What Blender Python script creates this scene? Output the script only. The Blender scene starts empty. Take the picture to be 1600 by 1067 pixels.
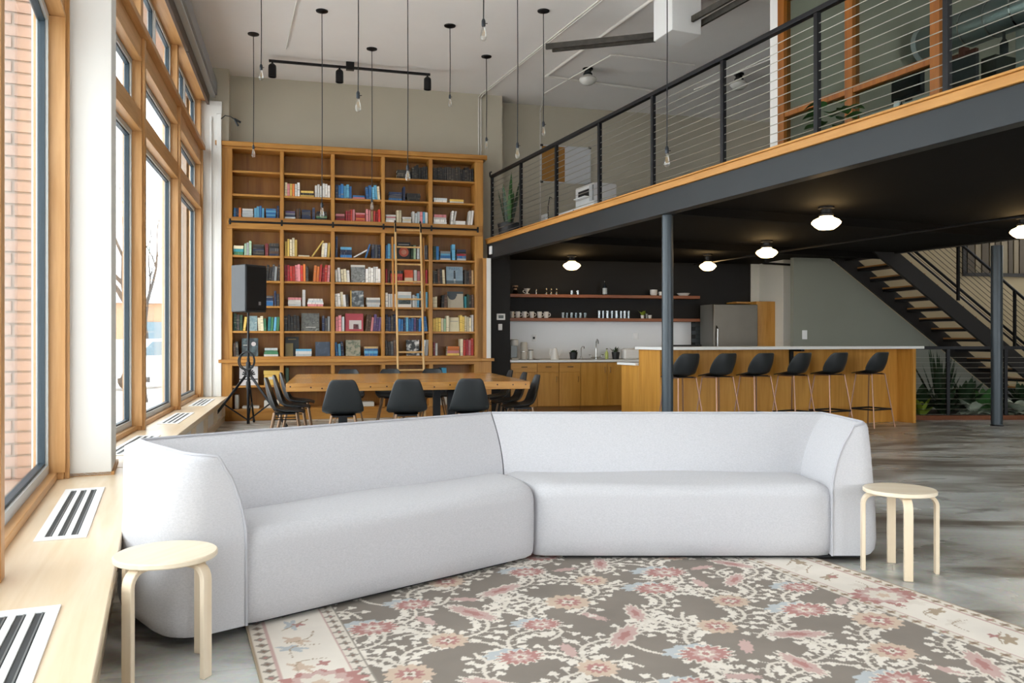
import bpy, bmesh, math, random
import numpy as np
from mathutils import Vector, Matrix

S = bpy.context.scene
COL = S.collection
R = math.radians
random.seed(7)

# ---------------------------------------------------------------- camera
FPX, EYE, HOR = 1291.0, 1.25, 532.0
cam_d = bpy.data.cameras.new('camera'); cam = bpy.data.objects.new('camera', cam_d); COL.objects.link(cam)
cam_d.sensor_width = 36.0; cam_d.lens = 36.0 * FPX / 1600.0
cam_d.shift_y = -(533.5 - HOR) / 1600.0
cam_d.clip_start = 0.05; cam_d.clip_end = 300
cam.location = (0, 0, EYE); cam.rotation_euler = (R(90), 0, 0)
S.camera = cam
# ---------------------------------------------------------------- world: even overcast sky
w = bpy.data.worlds.new('world'); S.world = w; w.use_nodes = True
bg = w.node_tree.nodes['Background']
bg.inputs[0].default_value = (0.93, 0.97, 1.0, 1); bg.inputs[1].default_value = 1.0
S.view_settings.view_transform = 'Standard'; S.view_settings.look = 'None'
S.view_settings.gamma = 1.0; S.view_settings.use_curve_mapping = False
S.view_settings.exposure = 2.85
LAMP = 1.0
S.cycles.max_bounces = 7; S.cycles.diffuse_bounces = 4; S.cycles.glossy_bounces = 2; S.cycles.transmission_bounces = 3; S.cycles.transparent_max_bounces = 10
S.cycles.adaptive_threshold = 0.02
S.cycles.caustics_reflective = False; S.cycles.caustics_refractive = False

# ---------------------------------------------------------------- helpers
def srgb(h):
    if isinstance(h, str):
        h = h.lstrip('#'); c = [int(h[i:i+2], 16)/255 for i in (0, 2, 4)]
    else: c = [x/255 for x in h]
    return tuple((x/12.92 if x <= .04045 else ((x+.055)/1.055)**2.4) for x in c)
MATS = {}
def nodes(name):
    m = bpy.data.materials.new(name); m.use_nodes = True
    return m, m.node_tree.nodes, m.node_tree.links, m.node_tree.nodes['Principled BSDF']
def plain(name, col, rough=.5, metal=0, spec=.5, emit=0, var=0.0, scale=12, bump=0.0, coat=0.0):
    if name in MATS: return MATS[name]
    m, N, L, p = nodes(name); c = srgb(col)
    p.inputs['Base Color'].default_value = (*c, 1); p.inputs['Roughness'].default_value = rough
    p.inputs['Metallic'].default_value = metal; p.inputs['Specular IOR Level'].default_value = spec
    p.inputs['Coat Weight'].default_value = coat
    if emit:
        p.inputs['Emission Color'].default_value = (*c, 1); p.inputs['Emission Strength'].default_value = emit
    tc = N.new('ShaderNodeTexCoord'); nz = N.new('ShaderNodeTexNoise')
    nz.inputs['Scale'].default_value = scale; nz.inputs['Detail'].default_value = 5
    L.new(tc.outputs['Object'], nz.inputs['Vector'])
    if var:
        mx = N.new('ShaderNodeMix'); mx.data_type = 'RGBA'
        mx.inputs[6].default_value = (*[x*(1-var) for x in c], 1); mx.inputs[7].default_value = (*[min(1, x*(1+var)) for x in c], 1)
        L.new(nz.outputs[0], mx.inputs[0]); L.new(mx.outputs[2], p.inputs['Base Color'])
    if bump:
        b = N.new('ShaderNodeBump'); b.inputs['Strength'].default_value = bump; b.inputs['Distance'].default_value = .01
        L.new(nz.outputs[0], b.inputs['Height']); L.new(b.outputs[0], p.inputs['Normal'])
    MATS[name] = m; return m
def wood(name, light, dark, axis=2, scale=6, rough=.42, stretch=14, contrast=1.0):
    if name in MATS: return MATS[name]
    m, N, L, p = nodes(name)
    tc = N.new('ShaderNodeTexCoord'); mp = N.new('ShaderNodeMapping'); s = [scale]*3; s[axis] = scale/stretch
    mp.inputs['Scale'].default_value = s
    oi = N.new('ShaderNodeObjectInfo'); add = N.new('ShaderNodeVectorMath'); add.operation = 'ADD'
    cb = N.new('ShaderNodeCombineXYZ'); mu = N.new('ShaderNodeMath'); mu.operation = 'MULTIPLY'; mu.inputs[1].default_value = 37
    L.new(oi.outputs['Random'], mu.inputs[0])
    for i in range(3): L.new(mu.outputs[0], cb.inputs[i])
    L.new(tc.outputs['Object'], add.inputs[0]); L.new(cb.outputs[0], add.inputs[1]); L.new(add.outputs[0], mp.inputs['Vector'])
    n1 = N.new('ShaderNodeTexNoise'); n1.inputs['Scale'].default_value = 1.6; n1.inputs['Detail'].default_value = 6; n1.inputs['Distortion'].default_value = 1.2
    n2 = N.new('ShaderNodeTexNoise'); n2.inputs['Scale'].default_value = 9; n2.inputs['Detail'].default_value = 4
    L.new(mp.outputs[0], n1.inputs['Vector']); L.new(mp.outputs[0], n2.inputs['Vector'])
    ad = N.new('ShaderNodeMath'); ad.operation = 'MULTIPLY_ADD'; ad.inputs[1].default_value = .35; L.new(n2.outputs[0], ad.inputs[0]); L.new(n1.outputs[0], ad.inputs[2])
    r = N.new('ShaderNodeValToRGB'); r.color_ramp.elements[0].position = .45; r.color_ramp.elements[1].position = .85
    r.color_ramp.elements[0].color = (*srgb(dark), 1); r.color_ramp.elements[1].color = (*srgb(light), 1)
    L.new(ad.outputs[0], r.inputs[0])
    L.new(r.outputs[0], p.inputs['Base Color']); p.inputs['Roughness'].default_value = rough
    MATS[name] = m; return m
def glassy(name, tint=(1, 1, 1), gloss=.10, rough=.02, fres=.35):
    if name in MATS: return MATS[name]
    m, N, L, p = nodes(name); N.remove(p)
    out = N['Material Output']; t = N.new('ShaderNodeBsdfTransparent'); t.inputs[0].default_value = (*tint, 1)
    g = N.new('ShaderNodeBsdfGlossy'); g.inputs['Roughness'].default_value = rough
    lw = N.new('ShaderNodeFresnel'); lw.inputs[0].default_value = 1.45
    mu = N.new('ShaderNodeMath'); mu.operation = 'MULTIPLY_ADD'; mu.inputs[1].default_value = fres; mu.inputs[2].default_value = gloss
    L.new(lw.outputs[0], mu.inputs[0]); mx = N.new('ShaderNodeMixShader')
    L.new(mu.outputs[0], mx.inputs[0]); L.new(t.outputs[0], mx.inputs[1]); L.new(g.outputs[0], mx.inputs[2]); L.new(mx.outputs[0], out.inputs[0])
    MATS[name] = m; return m

class MB:
    def __init__(s): s.v = []; s.f = []; s.m = []
    def add(s, vs, fs, mat=0, M=None):
        o = len(s.v)
        for v in vs:
            v = Vector(v)
            if M is not None: v = M @ v
            s.v.append(tuple(v))
        for f in fs: s.f.append([i+o for i in f]); s.m.append(mat)
        return s
    def box(s, x0, x1, y0, y1, z0, z1, mat=0, M=None):
        if x0 > x1: x0, x1 = x1, x0
        if y0 > y1: y0, y1 = y1, y0
        if z0 > z1: z0, z1 = z1, z0
        vs = [(x, y, z) for z in (z0, z1) for y in (y0, y1) for x in (x0, x1)]
        return s.add(vs, [(0, 2, 3, 1), (4, 5, 7, 6), (0, 1, 5, 4), (2, 6, 7, 3), (0, 4, 6, 2), (1, 3, 7, 5)], mat, M)
    def prism(s, poly, z0, z1, mat=0, M=None):   # ccw polygon in xy, extruded along z
        n = len(poly); vs = [(x, y, z0) for x, y in poly] + [(x, y, z1) for x, y in poly]
        fs = [list(range(n))[::-1], list(range(n, 2*n))] + [(i, (i+1) % n, n+(i+1) % n, n+i) for i in range(n)]
        return s.add(vs, fs, mat, M)
    def lathe(s, prof, n=20, c=(0, 0, 0), mat=0, M=None, cap=True):
        vs = []; fs = []
        for r, z in prof:
            for k in range(n):
                a = 2*math.pi*k/n; vs.append((c[0]+r*math.cos(a), c[1]+r*math.sin(a), c[2]+z))
        for i in range(len(prof)-1):
            for k in range(n):
                k2 = (k+1) % n; fs.append((i*n+k, i*n+k2, (i+1)*n+k2, (i+1)*n+k))
        if cap:
            fs.append(list(range(n))[::-1]); q = (len(prof)-1)*n; fs.append(list(range(q, q+n)))
        return s.add(vs, fs, mat, M)
    def tube(s, pts, r, n=8, mat=0, M=None, closed=False, flat=None):
        pts = [Vector(p) for p in pts]; k = len(pts); rs = r if isinstance(r, (list, tuple)) else [r]*k
        vs = []; fs = []; up = None
        for i, p in enumerate(pts):
            if closed: d = pts[(i+1) % k]-pts[i-1]
            else: d = pts[min(i+1, k-1)]-pts[max(i-1, 0)]
            d.normalize()
            if up is None: up = Vector((0, 0, 1)) if abs(d.z) < .9 else Vector((0, 1, 0))
            a = d.cross(up)
            if a.length < 1e-5: a = d.orthogonal()
            a.normalize(); b = a.cross(d); up = b
            for j in range(n):
                t = 2*math.pi*j/n; vs.append(p + (a*math.cos(t)+b*math.sin(t))*rs[i])
        m = k if closed else k-1
        for i in range(m):
            i2 = (i+1) % k
            for j in range(n):
                j2 = (j+1) % n; fs.append((i*n+j, i*n+j2, i2*n+j2, i2*n+j))
        if not closed:
            fs.append(list(range(n))[::-1]); fs.append([(k-1)*n+j for j in range(n)])
        return s.add(vs, fs, mat, M)
    def bar(s, a, b, w, h, mat=0, up=(0, 0, 1), M=None):   # rectangular bar from a to b
        a = Vector(a); b = Vector(b); d = (b-a).normalized(); u = Vector(up)
        x = d.cross(u)
        if x.length < 1e-5: x = d.cross(Vector((0, 1, 0)))
        x.normalize(); y = x.cross(d)
        vs = [p + x*sx*w/2 + y*sy*h/2 for p in (a, b) for sx, sy in ((-1, -1), (1, -1), (1, 1), (-1, 1))]
        return s.add(vs, [(3, 2, 1, 0), (4, 5, 6, 7), (0, 1, 5, 4), (1, 2, 6, 5), (2, 3, 7, 6), (3, 0, 4, 7)], mat, M)
    def grid(s, P, mat=0, flip=False, M=None):   # P[i][j] points
        a = len(P); b = len(P[0]); vs = [p for row in P for p in row]; fs = []
        for i in range(a-1):
            for j in range(b-1):
                f = (i*b+j, i*b+j+1, (i+1)*b+j+1, (i+1)*b+j); fs.append(f[::-1] if flip else f)
        return s.add(vs, fs, mat, M)
    def mesh(s, name, mats, smooth=True, ang=35):
        me = bpy.data.meshes.new(name); me.from_pydata(s.v, [], s.f)
        for m in (mats if isinstance(mats, (list, tuple)) else [mats]): me.materials.append(m)
        if len(me.materials) > 1: me.polygons.foreach_set('material_index', s.m)
        bm = bmesh.new(); bm.from_mesh(me); bmesh.ops.recalc_face_normals(bm, faces=bm.faces); bm.to_mesh(me); bm.free()
        if smooth: me.shade_smooth(); me.set_sharp_from_angle(angle=R(ang))
        me.update(); return me
    def build(s, name, mats, parent=None, bevel=0, smooth=True, ang=35, loc=None, rz=None, seg=2):
        return link(name, s.mesh(name, mats, smooth, ang), parent, bevel, loc, rz, seg)
def link(name, me, parent=None, bevel=0, loc=None, rz=None, seg=2):
    o = bpy.data.objects.new(name, me); COL.objects.link(o)
    if parent is not None: o.parent = parent
    if loc is not None: o.location = loc
    if rz is not None: o.rotation_euler.z = rz
    if bevel:
        b = o.modifiers.new('bevel', 'BEVEL'); b.width = bevel; b.segments = seg; b.limit_method = 'ANGLE'; b.angle_limit = R(50)
    return o
def tag(o, label=None, cat=None, group=None, kind=None):
    if label: o['label'] = label
    if cat: o['category'] = cat
    if group: o['group'] = group
    if kind: o['kind'] = kind
    return o
def thing(name, label, cat, loc=(0, 0, 0), rz=0, group=None, kind=None):
    o = bpy.data.objects.new(name, None); o.empty_display_size = .1; COL.objects.link(o)
    o.location = loc; o.rotation_euler = (0, 0, rz); return tag(o, label, cat, group, kind)
def copy_tree(o, parent=None):
    c = o.copy(); COL.objects.link(c); c.parent = parent
    for ch in list(o.children): copy_tree(ch, c)
    return c
class Frame:
    def __init__(s, ox, oy, ang): s.o = Vector((ox, oy)); s.a = ang; s.u = Vector((math.cos(ang), math.sin(ang))); s.v = Vector((-math.sin(ang), math.cos(ang)))
    def xy(s, x, y): return s.o + s.u*x + s.v*y
    def p(s, x, y, z=0): q = s.xy(x, y); return (q.x, q.y, z)
    def at(s, px, y=0):      # local x where the sight line of column px meets the line y = const
        k = (px-800)/FPX; q = s.o + s.v*y
        return (k*q.y - q.x)/(s.u.x - k*s.u.y)
    def z(s, x, y, py): return EYE + (HOR-py)/FPX*s.xy(x, y).y
    def on(s, px, py, z):    # local xy of a point at height z
        Y = FPX*(EYE-z)/(py-HOR); q = Vector(((px-800)/FPX*Y, Y)) - s.o
        return q.dot(s.u), q.dot(s.v)
    def empty(s, name, label=None, cat=None, x=0, y=0, z=0, group=None, kind=None, rz=0):
        return thing(name, label, cat, s.p(x, y, z), s.a+rz, group, kind)
def G(px, py, z=0):          # world point at height z seen at px, py
    Y = FPX*(EYE-z)/(py-HOR); return ((px-800)/FPX*Y, Y, z)
def P(px, py, Y): return ((px-800)/FPX*Y, Y, EYE+(HOR-py)/FPX*Y)
ORD = ['first', 'second', 'third', 'fourth', 'fifth', 'sixth', 'seventh', 'eighth', 'ninth', 'tenth', 'eleventh', 'twelfth', 'thirteenth', 'fourteenth', 'fifteenth', 'sixteenth', 'seventeenth', 'eighteenth', 'nineteenth', 'twentieth', 'twenty-first', 'twenty-second', 'twenty-third', 'twenty-fourth', 'twenty-fifth', 'twenty-sixth']

B0 = (-4.33, 12.86)
FB = Frame(*B0, R(14.3))                          # bookcase face, y = into the wall
FW = Frame(-2.582, 5.66, R(90+14.24))             # far window bay, x away from camera, y = outdoors
FN = Frame(-2.582, 5.66, R(90+23.1))              # near window bay
FM = Frame(-.42, 14.0, math.atan2(-.9243, .3817)) # mezzanine edge, x toward camera, y = onto the deck
FP = Frame(1.965, 11.13, math.atan2(.3817, .9243))# bar, y = behind the bar
FK = Frame(-.033, 14.35, R(11))                   # kitchen cabinets front
SILL, CEIL, DECK, SOFF = .385, 5.48, 2.95, 2.72

# ---------------------------------------------------------------- materials
W_BOOK = wood('amber_wood', '#c18b41', '#a06826', axis=2)
W_BOOKX = wood('amber_wood_horizontal', '#c18b41', '#a06826', axis=0)
W_BACK = wood('amber_wood_panel', '#9c6a2c', '#80501a', axis=2, scale=4)
W_WIN = wood('fir_window_wood', '#cfa06c', '#b8854b', axis=2)
W_WINX = wood('fir_window_rail', '#cfa06c', '#b8854b', axis=0)
W_SILL = wood('sill_oak', '#e6d3b8', '#dac3a2', axis=0, rough=.3)
W_KIT = wood('cabinet_maple', '#cc9544', '#b47c2e', axis=2)
W_TBL = wood('table_fir', '#cc9650', '#a86f30', axis=0, rough=.22, scale=9)
W_BIR = wood('birch', '#e6d6bf', '#dac6a8', axis=2, scale=5)
W_BIRT = wood('birch_top', '#e9dcc6', '#dfccb0', axis=0, scale=5)
W_SHELF = wood('red_oak_shelf', '#92501f', '#773c14', axis=0)
PAINT = plain('wall_paint', '#bdb6a5', .85, var=.04, scale=3)
PAINT_W = plain('white_paint', '#e6e4e0', .7, var=.02, scale=3)
CEILP = plain('ceiling_paint', '#efecea', .9, var=.03, scale=2)
DARKW = plain('black_wall_paint', '#0d0b0b', .7, var=.1, scale=3)
GREYW = plain('grey_wall_paint', '#8f9186', .8, var=.05, scale=2)
BEIGE = plain('beige_wall_paint', '#b5a484', .85, var=.05, scale=2)
STEEL_D = plain('dark_steel', '#292d30', .45, .3, var=.08, scale=5)
BLACKM = plain('black_metal', '#16161a', .45, .4)
BLACKP = plain('black_plastic', '#15171a', .5)
CABLE = plain('stainless_cable', '#b9b6ae', .3, .9)
ALU = plain('pale_aluminium', '#c9cccc', .45, .2)
GASK = plain('dark_gasket', '#2b3a44', .5)
WHITE = plain('white_enamel', '#eeeeee', .4)
COUNT = plain('white_quartz', '#ececea', .25, var=.02, scale=20)
CHROME = plain('chrome', '#c8c8c8', .15, 1)
INOX = plain('brushed_steel', '#6a655d', .38, .95, var=.15, scale=3)
GLASS = glassy('window_glass', (.97, .985, .98), .03)
GLASS_O = glassy('office_glass', (.78, .83, .82), .0, fres=0.0)
GLASS_T = glassy('tumbler_glass', (.86, .9, .92), .12)
GLASS_B = glassy('bulb_glass', (.95, .95, .93), .10)
MILK = plain('opal_glass', '#dad8d2', .25)
PIPE = plain('painted_pipe', '#dedad4', .6)
FLOORM = None
def floor_mat():
    m, N, L, p = nodes('stained_concrete')
    tc = N.new('ShaderNodeTexCoord')
    def noise(scale, det, sc=(1, 1, 1), dist=0.0):
        mp = N.new('ShaderNodeMapping'); mp.inputs['Scale'].default_value = sc; n = N.new('ShaderNodeTexNoise')
        n.inputs['Scale'].default_value = scale; n.inputs['Detail'].default_value = det; n.inputs['Distortion'].default_value = dist
        L.new(tc.outputs['Object'], mp.inputs['Vector']); L.new(mp.outputs[0], n.inputs['Vector']); return n
    def ramp(src, els):
        r = N.new('ShaderNodeValToRGB')
        while len(r.color_ramp.elements) < len(els): r.color_ramp.elements.new(.5)
        for e, (q, c) in zip(r.color_ramp.elements, els): e.position = q; e.color = (*srgb(c), 1)
        L.new(src.outputs[0], r.inputs[0]); return r
    base = ramp(noise(1.1, 7, (.6, 1.2, 1), .6), [(.3, '#8f8b84'), (.43, '#b4b5b0'), (.57, '#cbcecc'), (.72, '#dcdfde')])
    st = noise(.8, 9, (.55, 1.5, 1), 1.6)
    sr = N.new('ShaderNodeValToRGB'); sr.color_ramp.elements[0].position = .48; sr.color_ramp.elements[0].color = (0, 0, 0, 1); sr.color_ramp.elements[1].position = .62; sr.color_ramp.elements[1].color = (.8, .8, .8, 1)
    L.new(st.outputs[0], sr.inputs[0])
    mx = N.new('ShaderNodeMix'); mx.data_type = 'RGBA'; mx.inputs[7].default_value = (*srgb('#544a3f'), 1)
    L.new(sr.outputs[0], mx.inputs[0]); L.new(base.outputs[0], mx.inputs[6])
    s2 = noise(2.2, 10, (.8, 1.5, 1), .9); r2 = N.new('ShaderNodeValToRGB'); r2.color_ramp.elements[0].position = .56; r2.color_ramp.elements[0].color = (0, 0, 0, 1); r2.color_ramp.elements[1].position = .68; r2.color_ramp.elements[1].color = (.75, .75, .75, 1)
    L.new(s2.outputs[0], r2.inputs[0]); m1 = N.new('ShaderNodeMix'); m1.data_type = 'RGBA'; m1.inputs[7].default_value = (*srgb('#4a4037'), 1); L.new(r2.outputs[0], m1.inputs[0]); L.new(mx.outputs[2], m1.inputs[6]); mx = m1
    fine = noise(40, 4); m2 = N.new('ShaderNodeMix'); m2.data_type = 'RGBA'; m2.blend_type = 'OVERLAY'; m2.inputs[0].default_value = .25
    L.new(mx.outputs[2], m2.inputs[6]); L.new(fine.outputs[1], m2.inputs[7])
    L.new(m2.outputs[2], p.inputs['Base Color'])
    rr = N.new('ShaderNodeMapRange'); rr.inputs[3].default_value = .10; rr.inputs[4].default_value = .5; L.new(st.outputs[0], rr.inputs[0]); L.new(rr.outputs[0], p.inputs['Roughness'])
    b = N.new('ShaderNodeBump'); b.inputs['Strength'].default_value = .08; L.new(fine.outputs[0], b.inputs['Height']); L.new(b.outputs[0], p.inputs['Normal'])
    return m
def fabric(name, col, col2, sc=420):
    m, N, L, p = nodes(name); tc = N.new('ShaderNodeTexCoord')
    mp = N.new('ShaderNodeMapping'); mp.inputs['Scale'].default_value = (.6, .6, 1.2); L.new(tc.outputs['Object'], mp.inputs['Vector'])
    n = N.new('ShaderNodeTexNoise'); n.inputs['Scale'].default_value = sc; n.inputs['Detail'].default_value = 3; L.new(mp.outputs[0], n.inputs['Vector'])
    n2 = N.new('ShaderNodeTexNoise'); n2.inputs['Scale'].default_value = 150; n2.inputs['Detail'].default_value = 5; L.new(mp.outputs[0], n2.inputs['Vector'])
    ad = N.new('ShaderNodeMath'); ad.operation = 'ADD'; L.new(n.outputs[0], ad.inputs[0]); L.new(n2.outputs[0], ad.inputs[1])
    r = N.new('ShaderNodeValToRGB'); r.color_ramp.elements[0].position = .7; r.color_ramp.elements[1].position = 1.3 if False else 1.0
    mr = N.new('ShaderNodeMapRange'); mr.inputs[1].default_value = .7; mr.inputs[2].default_value = 1.3; L.new(ad.outputs[0], mr.inputs[0])
    r.color_ramp.elements[0].position = 0; r.color_ramp.elements[0].color = (*srgb(col2), 1); r.color_ramp.elements[1].color = (*srgb(col), 1)
    L.new(mr.outputs[0], r.inputs[0]); L.new(r.outputs[0], p.inputs['Base Color'])
    p.inputs['Roughness'].default_value = .95; p.inputs['Specular IOR Level'].default_value = .15; p.inputs['Sheen Weight'].default_value = .15
    b = N.new('ShaderNodeBump'); b.inputs['Strength'].default_value = .15; b.inputs['Distance'].default_value = .003; L.new(ad.outputs[0], b.inputs['Height']); L.new(b.outputs[0], p.inputs['Normal'])
    return m

# ---------------------------------------------------------------- room shell
XN_END = -10.2                                       # near bay runs on behind the camera
nl = FN.xy(XN_END, .55); bend = FW.xy(0, .56); wl = FW.xy(7.6, .55)
rb = FB.xy(15.5, 1.0); rr_ = FM.xy(17.5, 12.6); nb = FB.xy(-1.1, .6)
rear_a = FN.xy(XN_END, -17.6)
poly = [tuple(nl), tuple(rear_a), tuple(FM.xy(-1.9, 12.62)), tuple(FB.xy(15.5, 3.6)), tuple(FB.xy(-1.2, 3.6)), tuple(wl), tuple(bend)]
o = MB().prism(poly, -.12, 0).build('floor', floor_mat(), smooth=False); tag(o, kind='structure')
o = MB().prism(poly, CEIL, CEIL+.25).build('ceiling', CEILP, smooth=False); tag(o, kind='structure')
# back wall: proud part beside and above the bookcase, recessed part over the deck
xj = FB.at(786, .3)
t = FB.empty('wall_back', kind='structure')
MB().box(-1.1, xj, .36, .75, 0, CEIL).build('wall_panel', PAINT, t)
MB().box(xj, 15.5, .75, .95, DECK-.05, CEIL).build('wall_panel', PAINT, t)
t = FK.empty('wall_kitchen', kind='structure')
MB().box(-.3, FK.at(1186, .62), .64, .8, 0, SOFF).build('black_wall', DARKW, t)
xa, xb = FK.at(1184, .35), FK.at(1240, .35)
MB().box(xa, xb, .61, .64, 0, SOFF).build('lit_pier', plain('lit_pier_tone', '#d9d6cd', .8), t)  # paler colour stands in for window light falling on this face
MB().box(FK.at(1224, -.3), FK.at(1240.5, -.3), -.3, .61, 0, SOFF).build('lit_pier', plain('lit_pier_tone', '#d9d6cd', .8), t)
MB().box(xb, 13.5, .64, .8, 0, CEIL).build('beige_wall', BEIGE, t)
# dark pier between the bookcase and the kitchen
xa, xb = FK.at(767, -.05), FK.at(797, -.05)
o = MB().box(xa, xb, -.05, .7, 0, SOFF).build('wall_pier', DARKW, loc=FK.p(0, 0), rz=FK.a); tag(o, kind='structure')
o = MB().box(FB.at(760.5, -.02), FB.at(767, -.02), -.02, .3, .955, 2.63).build('trim_1', PAINT_W, loc=FB.p(0, 0), rz=FB.a); tag(o, kind='structure')
# right and rear walls
o = MB().box(-2, 21, 12.5, 12.7, 0, 2.9).box(-2, 21, 12.5, 12.7, 5.1, CEIL).box(3.6, 21, 12.5, 12.7, 2.9, 5.1).box(-2, -1.6, 12.5, 12.7, 2.9, 5.1).build('wall_right', PAINT, loc=FM.p(0, 0), rz=FM.a); tag(o, kind='structure')  # unseen upper opening added to let daylight onto the stair wall
t = FN.empty('wall_rear', kind='structure', x=XN_END)
m = MB().box(-.25, 0, -19, .6, 3.9, CEIL).box(-.25, 0, -19, .6, 0, .4)
for y0, y1 in ((-2.6, .6), (-5.9, -4.4), (-8.6, -8.0), (-11.2, -10.6), (-19, -13.2)): m.box(-.25, 0, y0, y1, .4, 3.9)  # unseen openings between these piers, placed and sized for fill daylight
m.build('wall_panel', PAINT, t)
# ---------------------------------------------------------------- windows
WN = [0]
def window(F, x0, x1, fine=True):
    WN[0] += 1
    t = F.empty('window_%d' % WN[0], kind='structure')
    yg = .51
    def sash(z0, z1, a=None, b=None, wd=.055):
        a = x0 if a is None else a; b = x1 if b is None else b
        f = MB(); y0, y1 = yg-.035, yg+.03
        f.box(a, a+wd, y0, y1, z0, z1).box(b-wd, b, y0, y1, z0, z1).box(a+wd, b-wd, y0, y1, z0, z0+wd).box(a+wd, b-wd, y0, y1, z1-wd, z1)
        fr = f.build('sash_frame', ALU, t)
        g = MB(); k = .016; a2, b2, c2, d2 = a+wd, b-wd, z0+wd, z1-wd; y0, y1 = yg-.02, yg+.02
        g.box(a2, a2+k, y0, y1, c2, d2).box(b2-k, b2, y0, y1, c2, d2).box(a2+k, b2-k, y0, y1, c2, c2+k).box(a2+k, b2-k, y0, y1, d2-k, d2)
        g.build('gasket', GASK, fr)
        MB().box(a2+k*.5, b2-k*.5, yg-.003, yg+.003, c2+k*.5, d2-k*.5).build('pane', GLASS, fr, smooth=False)
    sash(.43, 3.27); sash(3.47, 3.95)
    xm = (x0+x1)/2
    sash(4.24, 4.92, x0, xm-.02, .045); sash(4.24, 4.92, xm+.02, x1, .045)
    MB().box(x0, x1, .40, .56, 3.27, 3.47).build('transom_rail', W_WINX, t, bevel=.004)
    MB().box(x0, x1, .40, .56, 3.95, 4.17).build('head_rail', W_WINX, t, bevel=.004)
    MB().box(x0-.06, x1+.06, .33, .56, 4.17, 4.235).build('ledge', W_WINX, t, bevel=.006)
    MB().box(x0, x1, .43, .56, SILL, .43).build('bottom_rail', W_WINX, t, bevel=.004)
    MB().box(x0, x1, .385, .47, 3.262, 3.285).build('stop_bead', W_WINX, t)
    MB().box(x0, x1, .385, .47, 3.942, 3.965).build('stop_bead', W_WINX, t)
    MB().box(x0-.06, x1+.06, .31, .56, 4.93, 4.97).build('soffit_board', W_WINX, t)
    MB().box(x0-.05, x1+.05, .27, .31, 4.87, 5.02).build('shade_fascia', plain('bronze_fascia', '#4a382a', .5), t, bevel=.004)
    for x in (x0, x1):
        MB().box(x-.012 if x == x1 else x, x if x == x1 else x+.012, .385, .475, .43, 3.26).build('side_bead', W_WIN, t)
    return t
TR = [1]
def post(F, x0, x1, y0=.365):
    TR[0] += 1
    t = F.empty('trim_%d' % TR[0], kind='structure')
    MB().box(x0, x1, y0+.03, .56, SILL, 4.97).build('window_post', W_WIN, t, bevel=.004)
    MB().box(x0+.02, x1-.02, y0, y0+.03, SILL, 4.17).build('post_face', W_WIN, t, bevel=.004)
for a, b in ((.14, 2.47), (2.59, 4.87), (4.99, 7.27)): window(FW, a, b)
for a, b in ((2.47, 2.59), (4.87, 4.99), (7.27, 7.38)): post(FW, a, b)
for a, b in ((-2.7, -.39), (-5.1, -2.82), (-7.5, -5.22), (-9.9, -7.62)): window(FN, a, b)
for a, b in ((-2.82, -2.7), (-5.22, -5.1), (-7.62, -7.5), (-10.1, -9.9)): post(FN, a, b)
post(FN, -.39, -.315)
# bead with the carved look next to the pier is a plain fir strip
# white pier on the bend, with a small fir base strip
pier = FN.empty('wall_pier_window', kind='structure')
MB().box(-.31, .285, .13, .58, SILL, CEIL).build('pier', PAINT_W, pier, bevel=.004)
MB().box(-.31, .30, .115, .58, SILL, SILL+.022).build('base_strip', W_WINX, pier)
# upper left: fascia wall over the windows, steel beam
for F, a, b in ((FW, 0, 7.5), (FN, -10.2, .05)):
    t = F.empty('wall_left' if F is FW else 'wall_left_near', kind='structure')
    MB().box(a, b, .30, .58, 4.97, CEIL).build('upper_wall', PAINT_W, t)
    MB().box(a, b, .20, .275, 5.02, 5.06).build('track_rail', ALU, t)
    MB().box(a, b, .17, .30, 5.06, 5.26).build('steel_beam', plain('grey_beam', '#8f9194', .5), t)
    MB().box(a, b, .58, .75, 4.97, CEIL+.2).build('outer_spandrel', plain('tan_brick', '#ab9184', .9, var=.15, scale=9), t)
    MB().box(a, b, .50, .75, -.1, SILL).build('outer_base', plain('tan_brick', '#ab9184'), t)
# white casing at the end of the far bay
TR[0] += 1
t = FW.empty('trim_%d' % TR[0], kind='structure')
MB().box(7.38, 7.44, .10, .56, SILL, 4.95).build('casing_board', PAINT_W, t)
MB().box(7.34, 7.38, .10, .17, SILL, 4.75).build('casing_strip', PAINT_W, t, bevel=.006)
MB().box(7.345, 7.38, .24, .27, SILL, 4.7).build('casing_strip', PAINT_W, t, bevel=.006)
MB().box(7.44, 7.75, .0, .56, SILL, CEIL).build('corner_wall', PAINT, t)
m = MB()
cp = FW.p(7.3, .08, 4.66)
c = thing('cable_stub', 'two black cable ends poking out beside the window casing', 'cable', cp, FW.a)
m = MB().tube([(0, .02, 0), (-.02, -.04, .05), (-.05, -.12, .03), (-.07, -.24, -.04)], .008, 6)
m.tube([(-.05, -.12, .03), (-.08, -.2, -.03), (-.09, -.22, -.10)], .008, 6).build('wire', BLACKP, c)
MB().tube([(-.062, -.18, -.005), (-.075, -.27, -.055)], .016, 8).build('plug', BLACKP, c)
MB().tube([(-.08, -.19, -.03), (-.092, -.235, -.115)], .016, 8).build('plug', BLACKP, c)

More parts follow.
